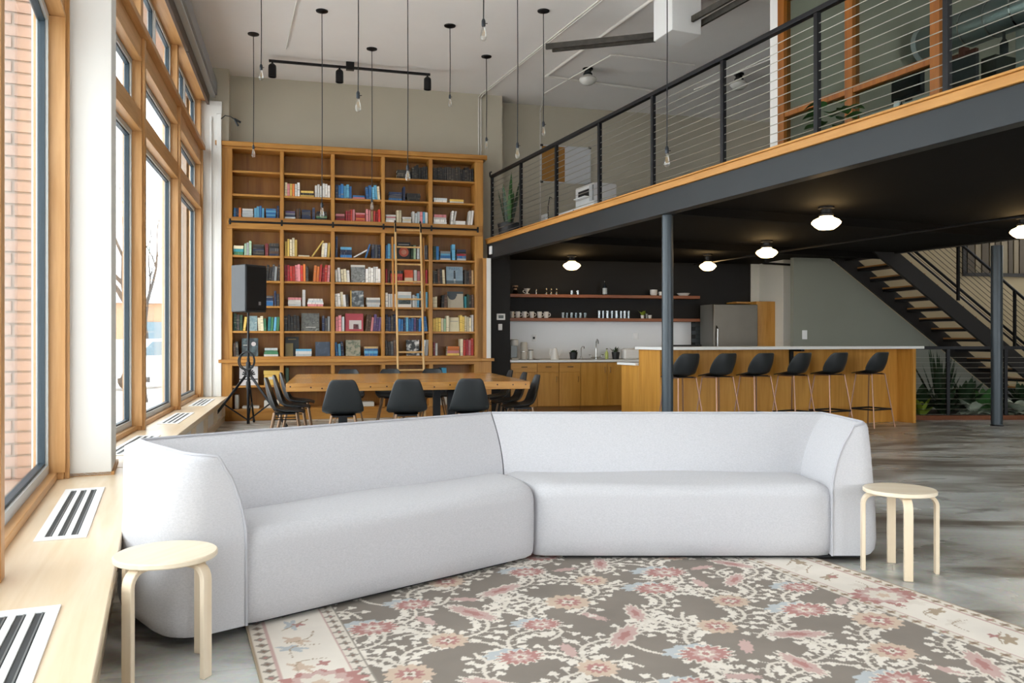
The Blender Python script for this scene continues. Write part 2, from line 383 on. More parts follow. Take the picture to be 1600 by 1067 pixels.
# ---------------------------------------------------------------- sills with apron, vent grilles
def sill(F, a, b, lab):
    t = F.empty('window_sill', lab, 'window sill')
    MB().box(a, b, 0, .56, SILL-.045, SILL).build('sill_board', W_SILL, t, bevel=.006)
    MB().box(a, b, .05, .09, SILL-.10, SILL-.045).build('apron_rail', W_SILL, t)
    MB().box(a, b, .05, .09, 0, .09).build('base_rail', W_SILL, t)
    x = b
    k = 0
    while x > a+.2:
        MB().box(x-.09, x, .045, .10, .09, SILL-.10).build('apron_post', W_SILL, t)
        x2 = max(a, x-1.2)
        MB().box(x2, x-.09, .09, .11, .09, SILL-.10).build('apron_panel', PAINT_W, t)
        x = x2
    return t
sill(FW, .0, 7.36, 'long oak sill ledge under the far window bay by the bookcase')
t = sill(FN, XN_END, 0, 'wide oak sill ledge of the near window bay in the left foreground')
MB().box(-2.02, -1.98, .03, .06, .17, .21).build('latch', CHROME, t)
MB().box(-2.03, -1.97, -.01, .045, .19, .20).build('latch_hook', CHROME, t)
def grille(F, xc, y0, y1, lab, ln=1.34):
    t = F.empty('vent_grille', lab, 'vent', xc, 0, SILL, 'white slot vents let into the window sill')
    a, b = -ln/2, ln/2; e = .06; w_ = y1-y0; q = w_/8
    f = MB()
    f.box(a, a+e, y0, y1, 0, .006).box(b-e, b, y0, y1, 0, .006)
    ys = [y0, y0+q*1.5, y0+q*2.6, y0+q*3.5, y0+q*4.6, y0+q*5.5, y0+q*6.6, y1]
    for i in (0, 2, 4, 6): f.box(a+e, b-e, ys[i], ys[i+1], 0, .006)
    f.build('grille_frame', WHITE, t, bevel=.0015)
    MB().box(a+e*.8, b-e*.8, y0+q, y1-q, .0005, .0015).build('slot_back', plain('slot_dark', '#31363a', .6), t)
    for i in (1, 3, 5):
        MB().box(a+e, b-e, ys[i]+.005, ys[i]+.010, .0015, .004).build('vane', plain('slot_vane', '#7c8488', .4, .6), t)
g1 = [FN.on(*q, SILL) for q in ((115.3, 765.6), (167.3, 761.9), (142.5, 838.4), (71.25, 845.9))]
gy0 = sum(sorted(q[1] for q in g1)[:2])/2; gy1 = sum(sorted(q[1] for q in g1)[2:])/2
gx = sum(q[0] for q in g1)/4
print('grille', gx, gy0, gy1, [q[0] for q in g1])
gy0, gy1 = .14, .345
grille(FN, gx, gy0, gy1, 'white slot vent in the near sill beside the white pier')
grille(FN, gx-2.35, gy0, gy1, 'white slot vent in the bottom left corner of the photo')
for i, (xc, l) in enumerate(((1.3, 'white slot vent in the far sill right behind the sofa arm'), (3.72, 'white slot vent in the middle of the far sill'), (6.12, 'white slot vent in the far sill nearest the bookcase'))):
    grille(FW, xc, gy0, gy1, l)

# ---------------------------------------------------------------- outdoors
BR = plain('tan_brick', '#ab9184', .9)
MORT = plain('mortar', '#a3978d', .95)
o = MB().box(-90, 40, -60, 120, -.25, -.14).build('ground', plain('pale_pavement', '#e6e3e0', .9, var=.06, scale=.6), smooth=False); tag(o, kind='structure')
def buttress(F, x0, x1, y0, y1, lab, bricks):
    t = F.empty('brick_buttress', lab, 'brick pier')
    MB().box(x0+.008, x1-.008, y0, y1-.008, -.14, 5.6).build('mortar_core', MORT, t)
    if not bricks:
        return
    me = MB().box(-.105, .105, -.05, .05, -.03, .03).mesh('brick', BR, smooth=False)
    hm = MB().box(-.048, .048, -.05, .05, -.03, .03).mesh('brick', BR, smooth=False)
    z = -.10; k = 0
    while z < 5.3:
        if k % 2:
            b = link('brick', hm, t); b.location = (x0+.045, y0+.05, z); b.rotation_euler.z = R(90)
        y = y0 + .11 + (.11 if k % 2 else 0)
        while y < y1-.05:
            b = link('brick', me, t); b.location = (x0+.045+random.uniform(0, .004), y, z); b.rotation_euler.z = R(90)
            y += .225
        z += .0745; k += 1
buttress(FN, -.27, .3, .58, 1.25, 'tan brick pier outside the near window', True)
buttress(FW, 7.28, 7.8, .6, .92, 'tan brick pier outside the last window by the bookcase', False)
# bare tree
def tree(loc, h, lab, seed):
    rnd = random.Random(seed)
    t = thing('bare_tree', lab, 'tree', loc)
    trunk = MB(); br = MB()
    def grow(p, d, r, ln, depth, mb):
        pts = [p]; rs = [r]; q = p.copy(); dd = d.copy()
        for i in range(5):
            dd = (dd + Vector((rnd.uniform(-.25, .25), rnd.uniform(-.25, .25), rnd.uniform(-.1, .2)))).normalized(); q = q + dd*ln/5
            pts.append(q.copy()); rs.append(r*(1-.12*(i+1)))
        mb.tube(pts, rs, 6 if depth < 2 else 4)
        if depth < 5:
            for k in range(3 if depth < 3 else 2):
                i = rnd.choice((2, 3, 4, 5)); nd = (dd + Vector((rnd.uniform(-1, 1), rnd.uniform(-1, 1), rnd.uniform(-.3, .8)))*.9).normalized()
                grow(pts[i], nd, rs[i]*.62, ln*.72, depth+1, br)
    grow(Vector((0, 0, 0)), Vector((0, 0, 1)), .16, h*.4, 0, trunk)
    bk = plain('bark', '#4d4642', .9)
    trunk.build('trunk', bk, t); br.build('branches', bk, t)
tree((-8.3, 18.5, -.15), 9, 'bare leafless tree outside the middle far window', 3)
tree((-12.2, 27.5, -.15), 10, 'bare leafless tree farther off beyond the street', 11)
# low brick house and car across the street
t = thing('street_building', 'low brown building across the street outside the window', 'building', (-24, 43, -.15), R(18))
MB().box(-13, 13, 0, 8, 0, 3.4).build('wall', plain('brown_brick', '#a98a72', .9, var=.1), t)
MB().box(-13.3, 13.3, -.3, 8.3, 3.4, 3.75).build('roof', plain('pale_roof', '#c9c6c4', .9), t)
for k in range(6):
    wv = MB().box(-11+k*3.9, -9+k*3.9, -.08, .05, .9, 2.4).build('window', plain('dark_pane', '#6b7f8a', .2), t)
    MB().box(-11.1+k*3.9, -8.9+k*3.9, -.12, .04, .78, .9).build('window_ledge', PAINT_W, wv)
t = thing('car', 'pale parked car seen through the middle far window', 'car', (-10.6, 24.5, -.14), R(60))
cb = MB(); side = [(-2.1, .35), (-2.15, .75), (-1.3, .92), (-.75, 1.42), (.9, 1.45), (1.6, .95), (2.1, .85), (2.15, .35)]
cb.add([(x, y, z) for y in (-.85, .85) for x, z in side], [list(range(8))[::-1], list(range(8, 16))] + [(i, (i+1) % 8, 8+(i+1) % 8, 8+i) for i in range(8)])
cb.build('body', plain('car_paint', '#d9dde0', .3), t, bevel=.08)
gl = [(-1.15, .97), (-.7, 1.36), (.85, 1.38), (1.4, .97)]
MB().add([(x, y, z) for y in (-.87, .87) for x, z in gl], [(3, 2, 1, 0), (4, 5, 6, 7), (0, 1, 5, 4), (1, 2, 6, 5), (2, 3, 7, 6), (3, 0, 4, 7)]).build('side_window', plain('dark_pane', '#6b7f8a'), t)
for x in (-1.35, 1.35):
    for y in (-.78, .78):
        wl_ = MB().lathe([(.0, -.1), (.33, -.1), (.33, .1), (.0, .1)], 18, M=Matrix.Translation((x, y, .33)) @ Matrix.Rotation(R(90), 4, 'X'), cap=False).build('wheel', BLACKP, t)
# ---------------------------------------------------------------- bookcase
XC = [(FB.at(a), FB.at(b)) for a, b in ((363, 437.5), (443.5, 517), (523, 596), (601.5, 670), (676, 742))]
xL, xR = FB.at(342), FB.at(755)
ZS = [4.233, 3.905, 3.54, 3.18, 2.996, 2.585, 2.19, 1.795, 1.40, 1.0]   # upper three rows, rail band, lower five rows
bc = FB.empty('bookcase', 'tall built-in amber wood bookcase filling the back wall', 'bookcase')
DB = .355
MB().box(xL, xR, DB-.02, DB, 0, 4.29).build('back_panel', W_BACK, bc)
for a, b in ((xL, XC[0][0]), (XC[4][1], xR)):
    MB().box(a, b, 0, DB-.02, .94, 4.25).build('side_stile', W_BOOK, bc, bevel=.004)
for i in range(4):
    MB().box(XC[i][1], XC[i+1][0], 0, DB-.02, .95, 4.25).build('upright', W_BOOK, bc, bevel=.004)
def over(z0, z1, nm, y0=0, y1=DB-.02, a=XC[0][0], b=XC[4][1], bv=.004):
    return MB().box(a, b, y0, y1, z0, z1).build(nm, W_BOOKX, bc, bevel=bv)
over(4.233, 4.27, 'top_rail', -.012, DB-.02, xL, xR)
over(4.27, 4.345, 'cornice', -.05, DB, xL-.05, xR+.06, .01)
over(2.996, 3.165, 'rail_band', -.022, .03, xL+.12, xR-.02)
over(.955, .998, 'counter_lip', -.02, .05, XC[0][0], XC[4][1])
for c, (a, b) in enumerate(XC):
    for z in (3.905, 3.54, 3.18, 2.585, 2.19, 1.795, 1.40, 1.0):
        MB().box(a, b, .012, DB-.02, z-.032, z).build('shelf', W_BOOKX, bc, bevel=.003)
    MB().box(a, b, .03, DB-.02, 2.996, 3.03).build('shelf', W_BOOKX, bc, bevel=.003)
xR2 = FB.at(768, -.05)
over(.905, .955, 'counter_ledge', -.09, DB, xL, xR2+.04, .006)
# lower case, a little proud
MB().box(xL, XC[0][0], -.05, DB-.02, 0, .905).build('side_stile', W_BOOK, bc, bevel=.004)
MB().box(XC[4][1]-.02, xR2, -.05, DB-.02, 0, .905).build('side_stile', W_BOOK, bc, bevel=.004)
MB().box(FB.at(745), FB.at(761), .0, DB-.02, .955, 2.63).build('side_panel', W_BOOK, bc, bevel=.004)
for i in range(4):
    MB().box(XC[i][1], XC[i+1][0], -.05, DB-.02, .17, .86).build('upright', W_BOOK, bc, bevel=.004)
over(.855, .905, 'lower_rail', -.05, DB-.02)
over(0, .165, 'plinth', -.05, DB-.02, xL, xR2)
for a, b in XC:
    MB().box(a, b, -.03, DB-.02, .515, .545).build('shelf', W_BOOKX, bc, bevel=.003)
    MB().box(a, b, -.04, DB-.02, .15, .18).build('shelf', W_BOOKX, bc, bevel=.003)
# ladder rail
zr = 3.09; rl = FB.empty('ladder_rail', 'black steel ladder rail along the bookcase front', 'rail')
MB().tube([(FB.at(358), -.085, zr), (FB.at(746), -.085, zr)], .016, 10).build('rail_tube', BLACKM, rl)
for px in (360, 440.5, 520, 598.5, 673, 745):
    x = FB.at(px)
    MB().tube([(x, -.02, zr), (x, -.085, zr)], .012, 8).tube([(x, -.085, zr-.045), (x, -.085, zr+.045)], .016, 8).build('bracket', BLACKM, rl)
# ladder
la = FB.empty('rolling_ladder', 'slim wooden library ladder leaning on the bookcase rail', 'ladder', FB.at(636))
Wl = wood('ladder_maple', '#d9b27a', '#c59a5f', axis=2)
hw = .205; yb, yt = -.62, -.115; zt = 3.15
def lad(z): return yb + (yt-yb)*z/zt
for sx in (-1, 1):
    MB().bar((sx*hw, lad(0.02), .02), (sx*hw, lad(zt), zt), .03, .045, up=(0, 1, 0)).build('stile', Wl, la, bevel=.008)
    MB().bar((sx*(hw+.045), lad(1.72)+.05, 1.72), (sx*(hw+.045), lad(2.92)+.05, 2.92), .03, .05, up=(0, 1, 0)).build('stile_extension', W_BOOK, la, bevel=.006)
    hk = MB().tube([(sx*hw, lad(3.02)-.02, 3.0), (sx*hw, lad(3.12)-.02, 3.13), (sx*hw, -.085, 3.19), (sx*hw, -.05, 3.15)], .013, 8)
    hk.build('hook', BLACKM, la)
for k in range(11):
    z = .22+k*.282
    if z < 3.05: MB().tube([(-hw, lad(z), z), (hw, lad(z), z)], .014, 8).build('rung', Wl, la)

# ---------------------------------------------------------------- books
BC = {'black': '#1d1c1e', 'dark': '#3a3532', 'charcoal': '#4c4c50', 'grey': '#8e9192', 'white': '#e6e3dd', 'pale': '#c9d0d2', 'cream': '#e2d5b4',
 'tan': '#b79a6c', 'yellow': '#e0be62', 'orange': '#d8793a', 'red': '#c0392f', 'crimson': '#9d2430', 'pink': '#d98a8e', 'maroon': '#6d2a30',
 'purple': '#5a4673', 'navy': '#232f4d', 'blue': '#2f6ea8', 'sky': '#69aed1', 'teal': '#2f8690', 'green': '#3f7a55', 'forest': '#24402f', 'mint': '#a9c6a6', 'brown': '#5b4030', 'gold': '#8a7440'}
BW = {'pale': 'pale grey', 'dark': 'dark brown-grey', 'sky': 'light blue', 'forest': 'dark green', 'mint': 'pale green', 'gold': 'dull gold', 'charcoal': 'charcoal'}
PAGES = plain('book_pages', '#d9cfb9', .9)
def bookmat(c):
    n = 'cover_'+c
    if n in MATS: return MATS[n]
    m, N, L, p = nodes(n); base = Vector(srgb(BC[c]))
    oi = N.new('ShaderNodeObjectInfo'); tc = N.new('ShaderNodeTexCoord')
    hsv = N.new('ShaderNodeHueSaturation'); hsv.inputs['Color'].default_value = (*base, 1)
    mr = N.new('ShaderNodeMapRange'); mr.inputs[3].default_value = .7; mr.inputs[4].default_value = 1.3; L.new(oi.outputs['Random'], mr.inputs[0]); L.new(mr.outputs[0], hsv.inputs['Value'])
    # spine lettering: short light blocks along the length of the book (object z)
    mp = N.new('ShaderNodeMapping'); mp.inputs['Scale'].default_value = (3, 3, 70)
    ad = N.new('ShaderNodeVectorMath'); L.new(tc.outputs['Object'], ad.inputs[0])
    cb = N.new('ShaderNodeCombineXYZ'); mu = N.new('ShaderNodeMath'); mu.operation = 'MULTIPLY'; mu.inputs[1].default_value = 50; L.new(oi.outputs['Random'], mu.inputs[0])
    for i in range(3): L.new(mu.outputs[0], cb.inputs[i])
    L.new(cb.outputs[0], ad.inputs[1]); L.new(ad.outputs[0], mp.inputs['Vector'])
    nz = N.new('ShaderNodeTexNoise'); nz.inputs['Scale'].default_value = 1.2; nz.inputs['Detail'].default_value = 1; L.new(mp.outputs[0], nz.inputs['Vector'])
    gt = N.new('ShaderNodeMath'); gt.operation = 'GREATER_THAN'; gt.inputs[1].default_value = .64; L.new(nz.outputs[0], gt.inputs[0])
    lum = .3*base.x+.6*base.y+.1*base.z
    mx = N.new('ShaderNodeMix'); mx.data_type = 'RGBA'; L.new(gt.outputs[0], mx.inputs[0]); L.new(hsv.outputs[0], mx.inputs[6])
    mx.inputs[7].default_value = (*(base*.45+Vector((.2, .17, .12))), 1) if lum < .35 else (*(base*.6), 1)
    L.new(mx.outputs[2], p.inputs['Base Color']); p.inputs['Roughness'].default_value = .55
    MATS[n] = m; return m
BOOKS = []     # (size, builder) sorted so that the largest 300 are single objects
def row_base(r): return (3.905, 3.54, 3.18, 2.585, 2.19, 1.795, 1.40, 1.0)[r]
ROWH = (.30, .31, .31, .365, .36, .36, .36, .36)
ROWN = ['top', 'second', 'third', 'fourth', 'fifth', 'sixth', 'seventh', 'eighth']
COLN = ['leftmost', 'second', 'middle', 'fourth', 'rightmost']
cnt = {}
def book_mesh(wd, dp, ht, c):     # spine toward -y, upright
    b = MB(); t = min(.0035, wd*.12)
    b.box(-wd/2, wd/2, 0, t, 0, ht, 0).box(-wd/2, -wd/2+t, t, dp, 0, ht, 0).box(wd/2-t, wd/2, t, dp, 0, ht, 0)
    b.box(-wd/2+t, wd/2-t, t, dp-.004, .004, ht-.004, 1)
    return b.mesh('book', [bookmat(c), PAGES], smooth=False)
def reg(c, r, col, pose, me, M, area):
    k = (c, r); cnt[k] = cnt.get(k, 0)+1
    BOOKS.append((area, c, r, cnt[k], col, pose, me, M))
def upright(c, r, f0, f1, h, cols, lean=0, thick=.042):
    a, b = XC[c]; x = a+.012+(b-a-.024)*f0; xe = a+.012+(b-a-.024)*f1; z = row_base(r)
    n = max(1, round((xe-x)/thick)); th = (xe-x)/n; cols = cols.split()
    for i in range(n):
        wd = th*random.uniform(.78, .97); ht = ROWH[r]*h*random.uniform(.86, 1.08)
        ht = min(ht, ROWH[r]*.93); col = cols[int(i*len(cols)/n)] if len(cols) > 1 else cols[0]
        dp = random.uniform(.16, .20); le = R(lean*random.uniform(.6, 1.2)) if lean else R(random.uniform(-.4, .4))
        lift = abs(math.sin(le))*wd/2
        M = Matrix.Translation((x+th*(i+.5)-math.sin(le)*0, .03+random.uniform(0, .02), z+lift+.0005)) @ Matrix.Rotation(le, 4, 'Y')
        reg(c, r, col, 'leaning' if abs(lean) > 6 else 'upright', book_mesh(wd, dp, ht, col), M, wd*ht)
def flat(c, r, f0, f1, cols, thick=.034):
    a, b = XC[c]; x = a+.012+(b-a-.024)*f0; xe = a+.012+(b-a-.024)*f1; z = row_base(r)+.0005; cols = cols.split()[::-1]
    for i, col in enumerate(cols):
        wd = thick*random.uniform(.75, 1.15); ln = (xe-x)*random.uniform(.86, .99); dp = random.uniform(.16, .2)
        M = Matrix.Translation(((x+xe)/2-ln/2, .03+random.uniform(0, .02), z+wd/2)) @ Matrix.Rotation(R(90), 4, 'Y')
        reg(c, r, col, 'flat-lying', book_mesh(wd, dp, ln, col), M, wd*ln); z += wd+.0006
def lean1(c, r, f0, f1, ang, ln, col):
    a, b = XC[c]; x = a+(b-a)*f0; wd = .022; le = R(ang)
    M = Matrix.Translation((x, .035, row_base(r)+abs(math.sin(le))*wd/2+.001)) @ Matrix.Rotation(le, 4, 'Y')
    reg(c, r, col, 'steeply leaning', book_mesh(wd, .17, ln, col), M, wd*ln)
def cover_mat(name, base, blobs, kind='noise'):
    m, N, L, p = nodes(name); tc = N.new('ShaderNodeTexCoord')
    n = N.new('ShaderNodeTexNoise'); n.inputs['Scale'].default_value = blobs[2]; n.inputs['Detail'].default_value = 4; L.new(tc.outputs['Object'], n.inputs['Vector'])
    r = N.new('ShaderNodeValToRGB'); r.color_ramp.elements[0].position = .45; r.color_ramp.elements[1].position = .58
    r.color_ramp.elements[0].color = (*srgb(base), 1); r.color_ramp.elements[1].color = (*srgb(blobs[0]), 1); e = r.color_ramp.elements.new(.66); e.color = (*srgb(blobs[1]), 1)
    L.new(n.outputs[0], r.inputs[0]); L.new(r.outputs[0], p.inputs['Base Color']); p.inputs['Roughness'].default_value = .35
    return m
COVERS = []
def cover(c, r, f0, f1, h, name, base, blob, blob2, sc, lab, extra=None, y=.06):
    a, b = XC[c]; x = a+(b-a)*f0; xe = a+(b-a)*f1; wd = xe-x-.01; ht = ROWH[r]*h
    k = (c, r); cnt[k] = cnt.get(k, 0)+1
    t = FB.empty('display_book', lab, 'book', (x+xe)/2, y, row_base(r)+.001, group='books standing face out on the shelves')
    M = Matrix.Rotation(R(-7), 4, 'X')
    MB().box(-wd/2, wd/2, 0, .004, 0, ht, 0, M).box(-wd/2, wd/2, .022, .026, 0, ht, 0, M).box(-wd/2, -wd/2+.004, 0, .026, 0, ht, 0, M).build('cover', cover_mat('print_'+name, base, (blob, blob2, sc)), t, smooth=False)
    MB().box(-wd/2+.004, wd/2-.005, .004, .022, .004, ht-.004, 0, M).build('pages', PAGES, t, smooth=False)
    def patch(x0, x1, z0, z1, mat): MB().box(-wd/2+wd*x0, -wd/2+wd*x1, -.0015, .001, ht*z0, ht*z1, 0, M).build('cover_print', mat, t, smooth=False)
    def disc(cx, cz, rad, mat): MB().lathe([(wd*rad, -.0008), (wd*rad, .0008)], 24, M=M @ Matrix.Translation((-wd/2+wd*cx, -.001, ht*cz)) @ Matrix.Rotation(R(90), 4, 'X')).build('cover_print', mat, t, smooth=False)
    def text(s, size, cz, mat):
        cu = bpy.data.curves.new('title', 'FONT'); cu.body = s; cu.size = size; cu.align_x = 'CENTER'; cu.extrude = .0005; cu.materials.append(mat)
        tm = bpy.data.objects.new('title', cu); dg = bpy.context.evaluated_depsgraph_get(); COL.objects.link(tm)
        dg.update(); me = bpy.data.meshes.new_from_object(tm.evaluated_get(bpy.context.evaluated_depsgraph_get())); COL.objects.unlink(tm); bpy.data.objects.remove(tm)
        o = link('title', me, t); o.matrix_local = M @ Matrix.Translation((0, -.0025, ht*cz)) @ Matrix.Rotation(R(90), 4, 'X')
    if extra: extra(patch, disc, text)
pm = lambda n, c: plain('ink_'+n, c, .5)
# --- row 1 (top)
flat(3, 0, .27, .6, 'dark black dark black')
upright(3, 0, .62, 1, .74, 'black', thick=.038)
upright(4, 0, 0, 1, .74, 'black dark black', thick=.038)
# --- row 2
upright(1, 1, 0, .33, .72, 'cream pink yellow orange white white tan'); flat(1, 1, .34, .65, 'yellow dark yellow'); upright(1, 1, .66, 1, .68, 'white')
upright(2, 1, 0, .36, .74, 'navy blue blue sky sky blue'); flat(2, 1, .37, .66, 'blue pink'); upright(2, 1, .68, 1, .72, 'blue sky sky cream', lean=-4)
flat(3, 1, .07, .40, 'navy navy charcoal blue'); upright(3, 1, .41, .47, .72, 'navy'); flat(3, 1, .49, .83, 'black black dark black')
flat(4, 1, 0, .36, 'pale white'); flat(4, 1, .39, .77, 'yellow white')
# --- row 3
upright(0, 2, 0, .17, .52, 'blue navy orange navy'); flat(0, 2, .18, .44, 'white pale pale pale pale', .03); upright(0, 2, .45, .67, .56, 'sky blue sky'); flat(0, 2, .7, .93, 'blue sky blue sky blue', .03); upright(0, 2, .94, 1, .6, 'navy')
flat(1, 2, 0, .24, 'purple grey navy pale', .034); upright(1, 2, .25, .35, .6, 'brown dark'); flat(1, 2, .36, .58, 'navy charcoal navy navy', .036); upright(1, 2, .6, .67, .65, 'navy'); flat(1, 2, .68, .94, 'black dark green black', .036)
flat(2, 2, 0, .21, 'pink maroon crimson', .034); upright(2, 2, .22, .43, .6, 'crimson red pink'); flat(2, 2, .44, .66, 'pink red crimson orange red', .033); upright(2, 2, .67, 1, .6, 'pink tan red crimson red')
flat(3, 2, 0, .25, 'white pink white white', .034); upright(3, 2, .26, .38, .62, 'cream'); flat(3, 2, .39, .62, 'white cream white', .04); upright(3, 2, .63, 1, .58, 'white pale pale pink sky white')
flat(4, 2, 0, .34, 'pink white white white', .038); upright(4, 2, .43, .53, .72, 'white', lean=9); flat(4, 2, .54, .8, 'white', .08); upright(4, 2, .85, .97, .75, 'white', lean=9)
# --- row 4
flat(0, 3, 0, .22, 'cream teal green', .045); upright(0, 3, .23, .39, .58, 'mint grey mint'); flat(0, 3, .41, .68, 'dark black navy dark black', .042); upright(0, 3, .69, .76, .6, 'maroon'); flat(0, 3, .77, 1, 'dark black charcoal brown navy', .04)
upright(1, 3, 0, .27, .75, 'yellow cream cream yellow'); lean1(1, 3, .60, .8, 34, .31, 'yellow'); flat(1, 3, .29, .55, 'cream', .02); upright(1, 3, .8, .99, .68, 'cream white yellow', lean=4)
upright(2, 3, 0, .05, .9, 'navy'); flat(2, 3, .1, .37, 'sky navy navy blue', .045); lean1(2, 3, .41, .7, 60, .25, 'white'); lean1(2, 3, .66, .8, 18, .24, 'blue'); upright(2, 3, .8, 1, .7, 'navy charcoal navy')
upright(3, 3, 0, .22, .62, 'blue sky charcoal sky'); upright(3, 3, .6, .72, .6, 'forest mint'); upright(3, 3, .74, 1, .62, 'pale grey sky charcoal')
cover(3, 3, .28, .6, .78, 'record', '#1a191b', '#1d1c1f', '#242224', 4, 'black face-out book with a red disc on its cover, behind the ladder', lambda p, d, t: (d(.5, .42, .36, pm('red', '#b4553f')), d(.5, .42, .2, pm('pink', '#d9a890')), p(.1, .9, .85, .88, pm('white', '#d8d5cc'))))
upright(4, 3, 0, .15, .6, 'forest blue sky'); flat(4, 3, .17, .44, 'grey sky blue pale', .04); upright(4, 3, .46, .55, .72, 'sky white'); flat(4, 3, .57, .82, 'navy black crimson blue pale', .042)
# --- row 5
upright(0, 4, 0, .24, .66, 'black dark charcoal'); upright(0, 4, .7, 1, .7, 'black charcoal grey dark', lean=5)
upright(1, 4, 0, .52, .72, 'crimson red red pink red orange dark', lean=-1.5); upright(1, 4, .62, .99, .72, 'orange red crimson red pink', lean=4)
upright(2, 4, 0, .32, .6, 'white cream white', lean=-4); upright(2, 4, .67, 1, .72, 'white')
cover(2, 4, .34, .66, .8, 'portrait', '#8a8d8c', '#5e6160', '#c4c6c4', 22, 'grey face-out book with a soft photo cover and white top band', lambda p, d, t: p(0, 1, .88, 1, pm('white', '#d8d5cc')))
upright(3, 4, 0, .1, .6, 'crimson brown'); flat(3, 4, .11, .41, 'black red crimson red', .05); upright(3, 4, .67, .82, .6, 'white pink'); upright(3, 4, .88, 1, .66, 'red crimson')
cover(3, 4, .44, .66, .62, 'orange', '#d85c3a', '#df6a48', '#d04e2e', 8, 'orange-red face-out book with a cream block, behind the ladder', lambda p, d, t: p(.05, .95, .18, .42, pm('cream', '#dcd0b4')))
upright(4, 4, 0, .3, .68, 'dark black brown dark cream', lean=-3); upright(4, 4, .77, 1, .66, 'dark black brown tan')
cover(4, 4, .33, .74, .82, 'parsis', '#8fa4b2', '#7f95a5', '#a9bac4', 6, 'pale blue face-out book titled PARSIS with a standing figure', lambda p, d, t: (t('PARSIS', .062, .80, pm('title', '#52708a')), p(.44, .56, .3, .68, pm('coat', '#3b454c')), p(.45, .55, .05, .3, pm('trouser', '#b9c0c2')), d(.5, .73, .05, pm('hair', '#2c2622')), p(0, 1, 0, .2, pm('ground', '#55646c'))))
# --- row 6
upright(0, 5, 0, .12, .64, 'grey charcoal'); flat(0, 5, .66, .87, 'charcoal navy blue blue', .04); upright(0, 5, .88, 1, .62, 'navy charcoal')
flat(1, 5, .06, .37, 'pink white white pale', .034); upright(1, 5, .38, .46, .68, 'white'); flat(1, 5, .49, .86, 'white pale white pink', .034)
upright(2, 5, 0, .3, .62, 'white cream white dark', lean=-4); flat(2, 5, .68, 1, 'white grey white pale', .042)
cover(2, 5, .33, .63, .74, 'mono', '#4f565a', '#9aa0a2', '#d9d8d0', 14, 'black and white face-out book with a yellow spine', lambda p, d, t: p(0, .09, 0, 1, pm('yellow', '#cfa64a')))
upright(3, 5, 0, .26, .62, 'white', lean=-2); upright(3, 5, .64, .8, .6, 'pale sky'); upright(3, 5, .84, 1, .74, 'pale sky')
cover(3, 5, .28, .62, .72, 'sea', '#e6e3dd', '#e2dfd9', '#dcd9d3', 5, 'white face-out book with a grey seascape picture', lambda p, d, t: (p(.08, .95, .2, .78, pm('sky', '#b5c2c6')), p(.08, .95, .2, .48, pm('rock', '#3f5252'))))
upright(4, 5, .0, .1, .5, 'cream'); upright(4, 5, .2, .34, .58, 'black brown', lean=3); upright(4, 5, .77, 1, .6, 'teal forest dark brown')
cover(4, 5, .36, .75, .76, 'wave', '#b0a794', '#b5ac99', '#aaa18e', 5, 'beige face-out book with a dark slate sweep on its cover', lambda p, d, t: (d(.3, .74, .26, pm('slate', '#444b4f')), p(0, .6, .72, 1, pm('slate', '#444b4f')), p(.6, 1, .86, 1, pm('slate', '#444b4f'))))
# --- row 7
upright(0, 6, 0, .2, .72, 'forest dark forest mint'); upright(0, 6, .2, .26, .7, 'yellow', lean=7); upright(0, 6, .54, .72, .6, 'cream cream green', lean=-4); upright(0, 6, .74, .99, .7, 'teal green sky green', lean=4)
cover(0, 6, .3, .52, .66, 'stripes', '#8fa3a6', '#6d8a90', '#cfd3cf', 20, 'grey-blue face-out book behind the loudspeaker pole')
upright(1, 6, 0, .33, .72, 'black', lean=-2, thick=.05); upright(1, 6, .82, 1, .66, 'navy charcoal grey')
cover(1, 6, .36, .76, .8, 'crowd', '#6b6c68', '#4a4b48', '#8c8d88', 18, 'dark grey face-out book with a faded group photo', lambda p, d, t: p(.25, .8, .2, .23, pm('white', '#d8d5cc')))
upright(2, 6, 0, .2, .68, 'pink pink pale'); upright(2, 6, .66, 1, .72, 'brown pink purple purple purple', lean=5)
cover(2, 6, .22, .62, .8, 'pyramid', '#b04450', '#b84a56', '#a83e4a', 6, 'red face-out book with a pale photograph panel', lambda p, d, t: (p(.22, .9, .12, .62, pm('pale', '#c9bfbc')), p(.45, .75, .12, .4, pm('plum', '#7d3a42'))))
upright(3, 6, 0, .25, .72, 'navy navy dark navy'); upright(3, 6, .3, .84, .64, 'blue navy sky blue purple navy blue'); upright(3, 6, .87, 1, .78, 'sky blue', lean=-6)
upright(4, 6, 0, .39, .68, 'yellow yellow cream mint cream'); upright(4, 6, .66, 1, .72, 'yellow cream cream white')
cover(4, 6, .4, .65, .66, 'meadow', '#dcd3b4', '#d6cfae', '#9fb0a8', 9, 'cream face-out book with a small flower print at its foot', lambda p, d, t: p(.1, .9, .7, .74, pm('grey', '#8e9192')))
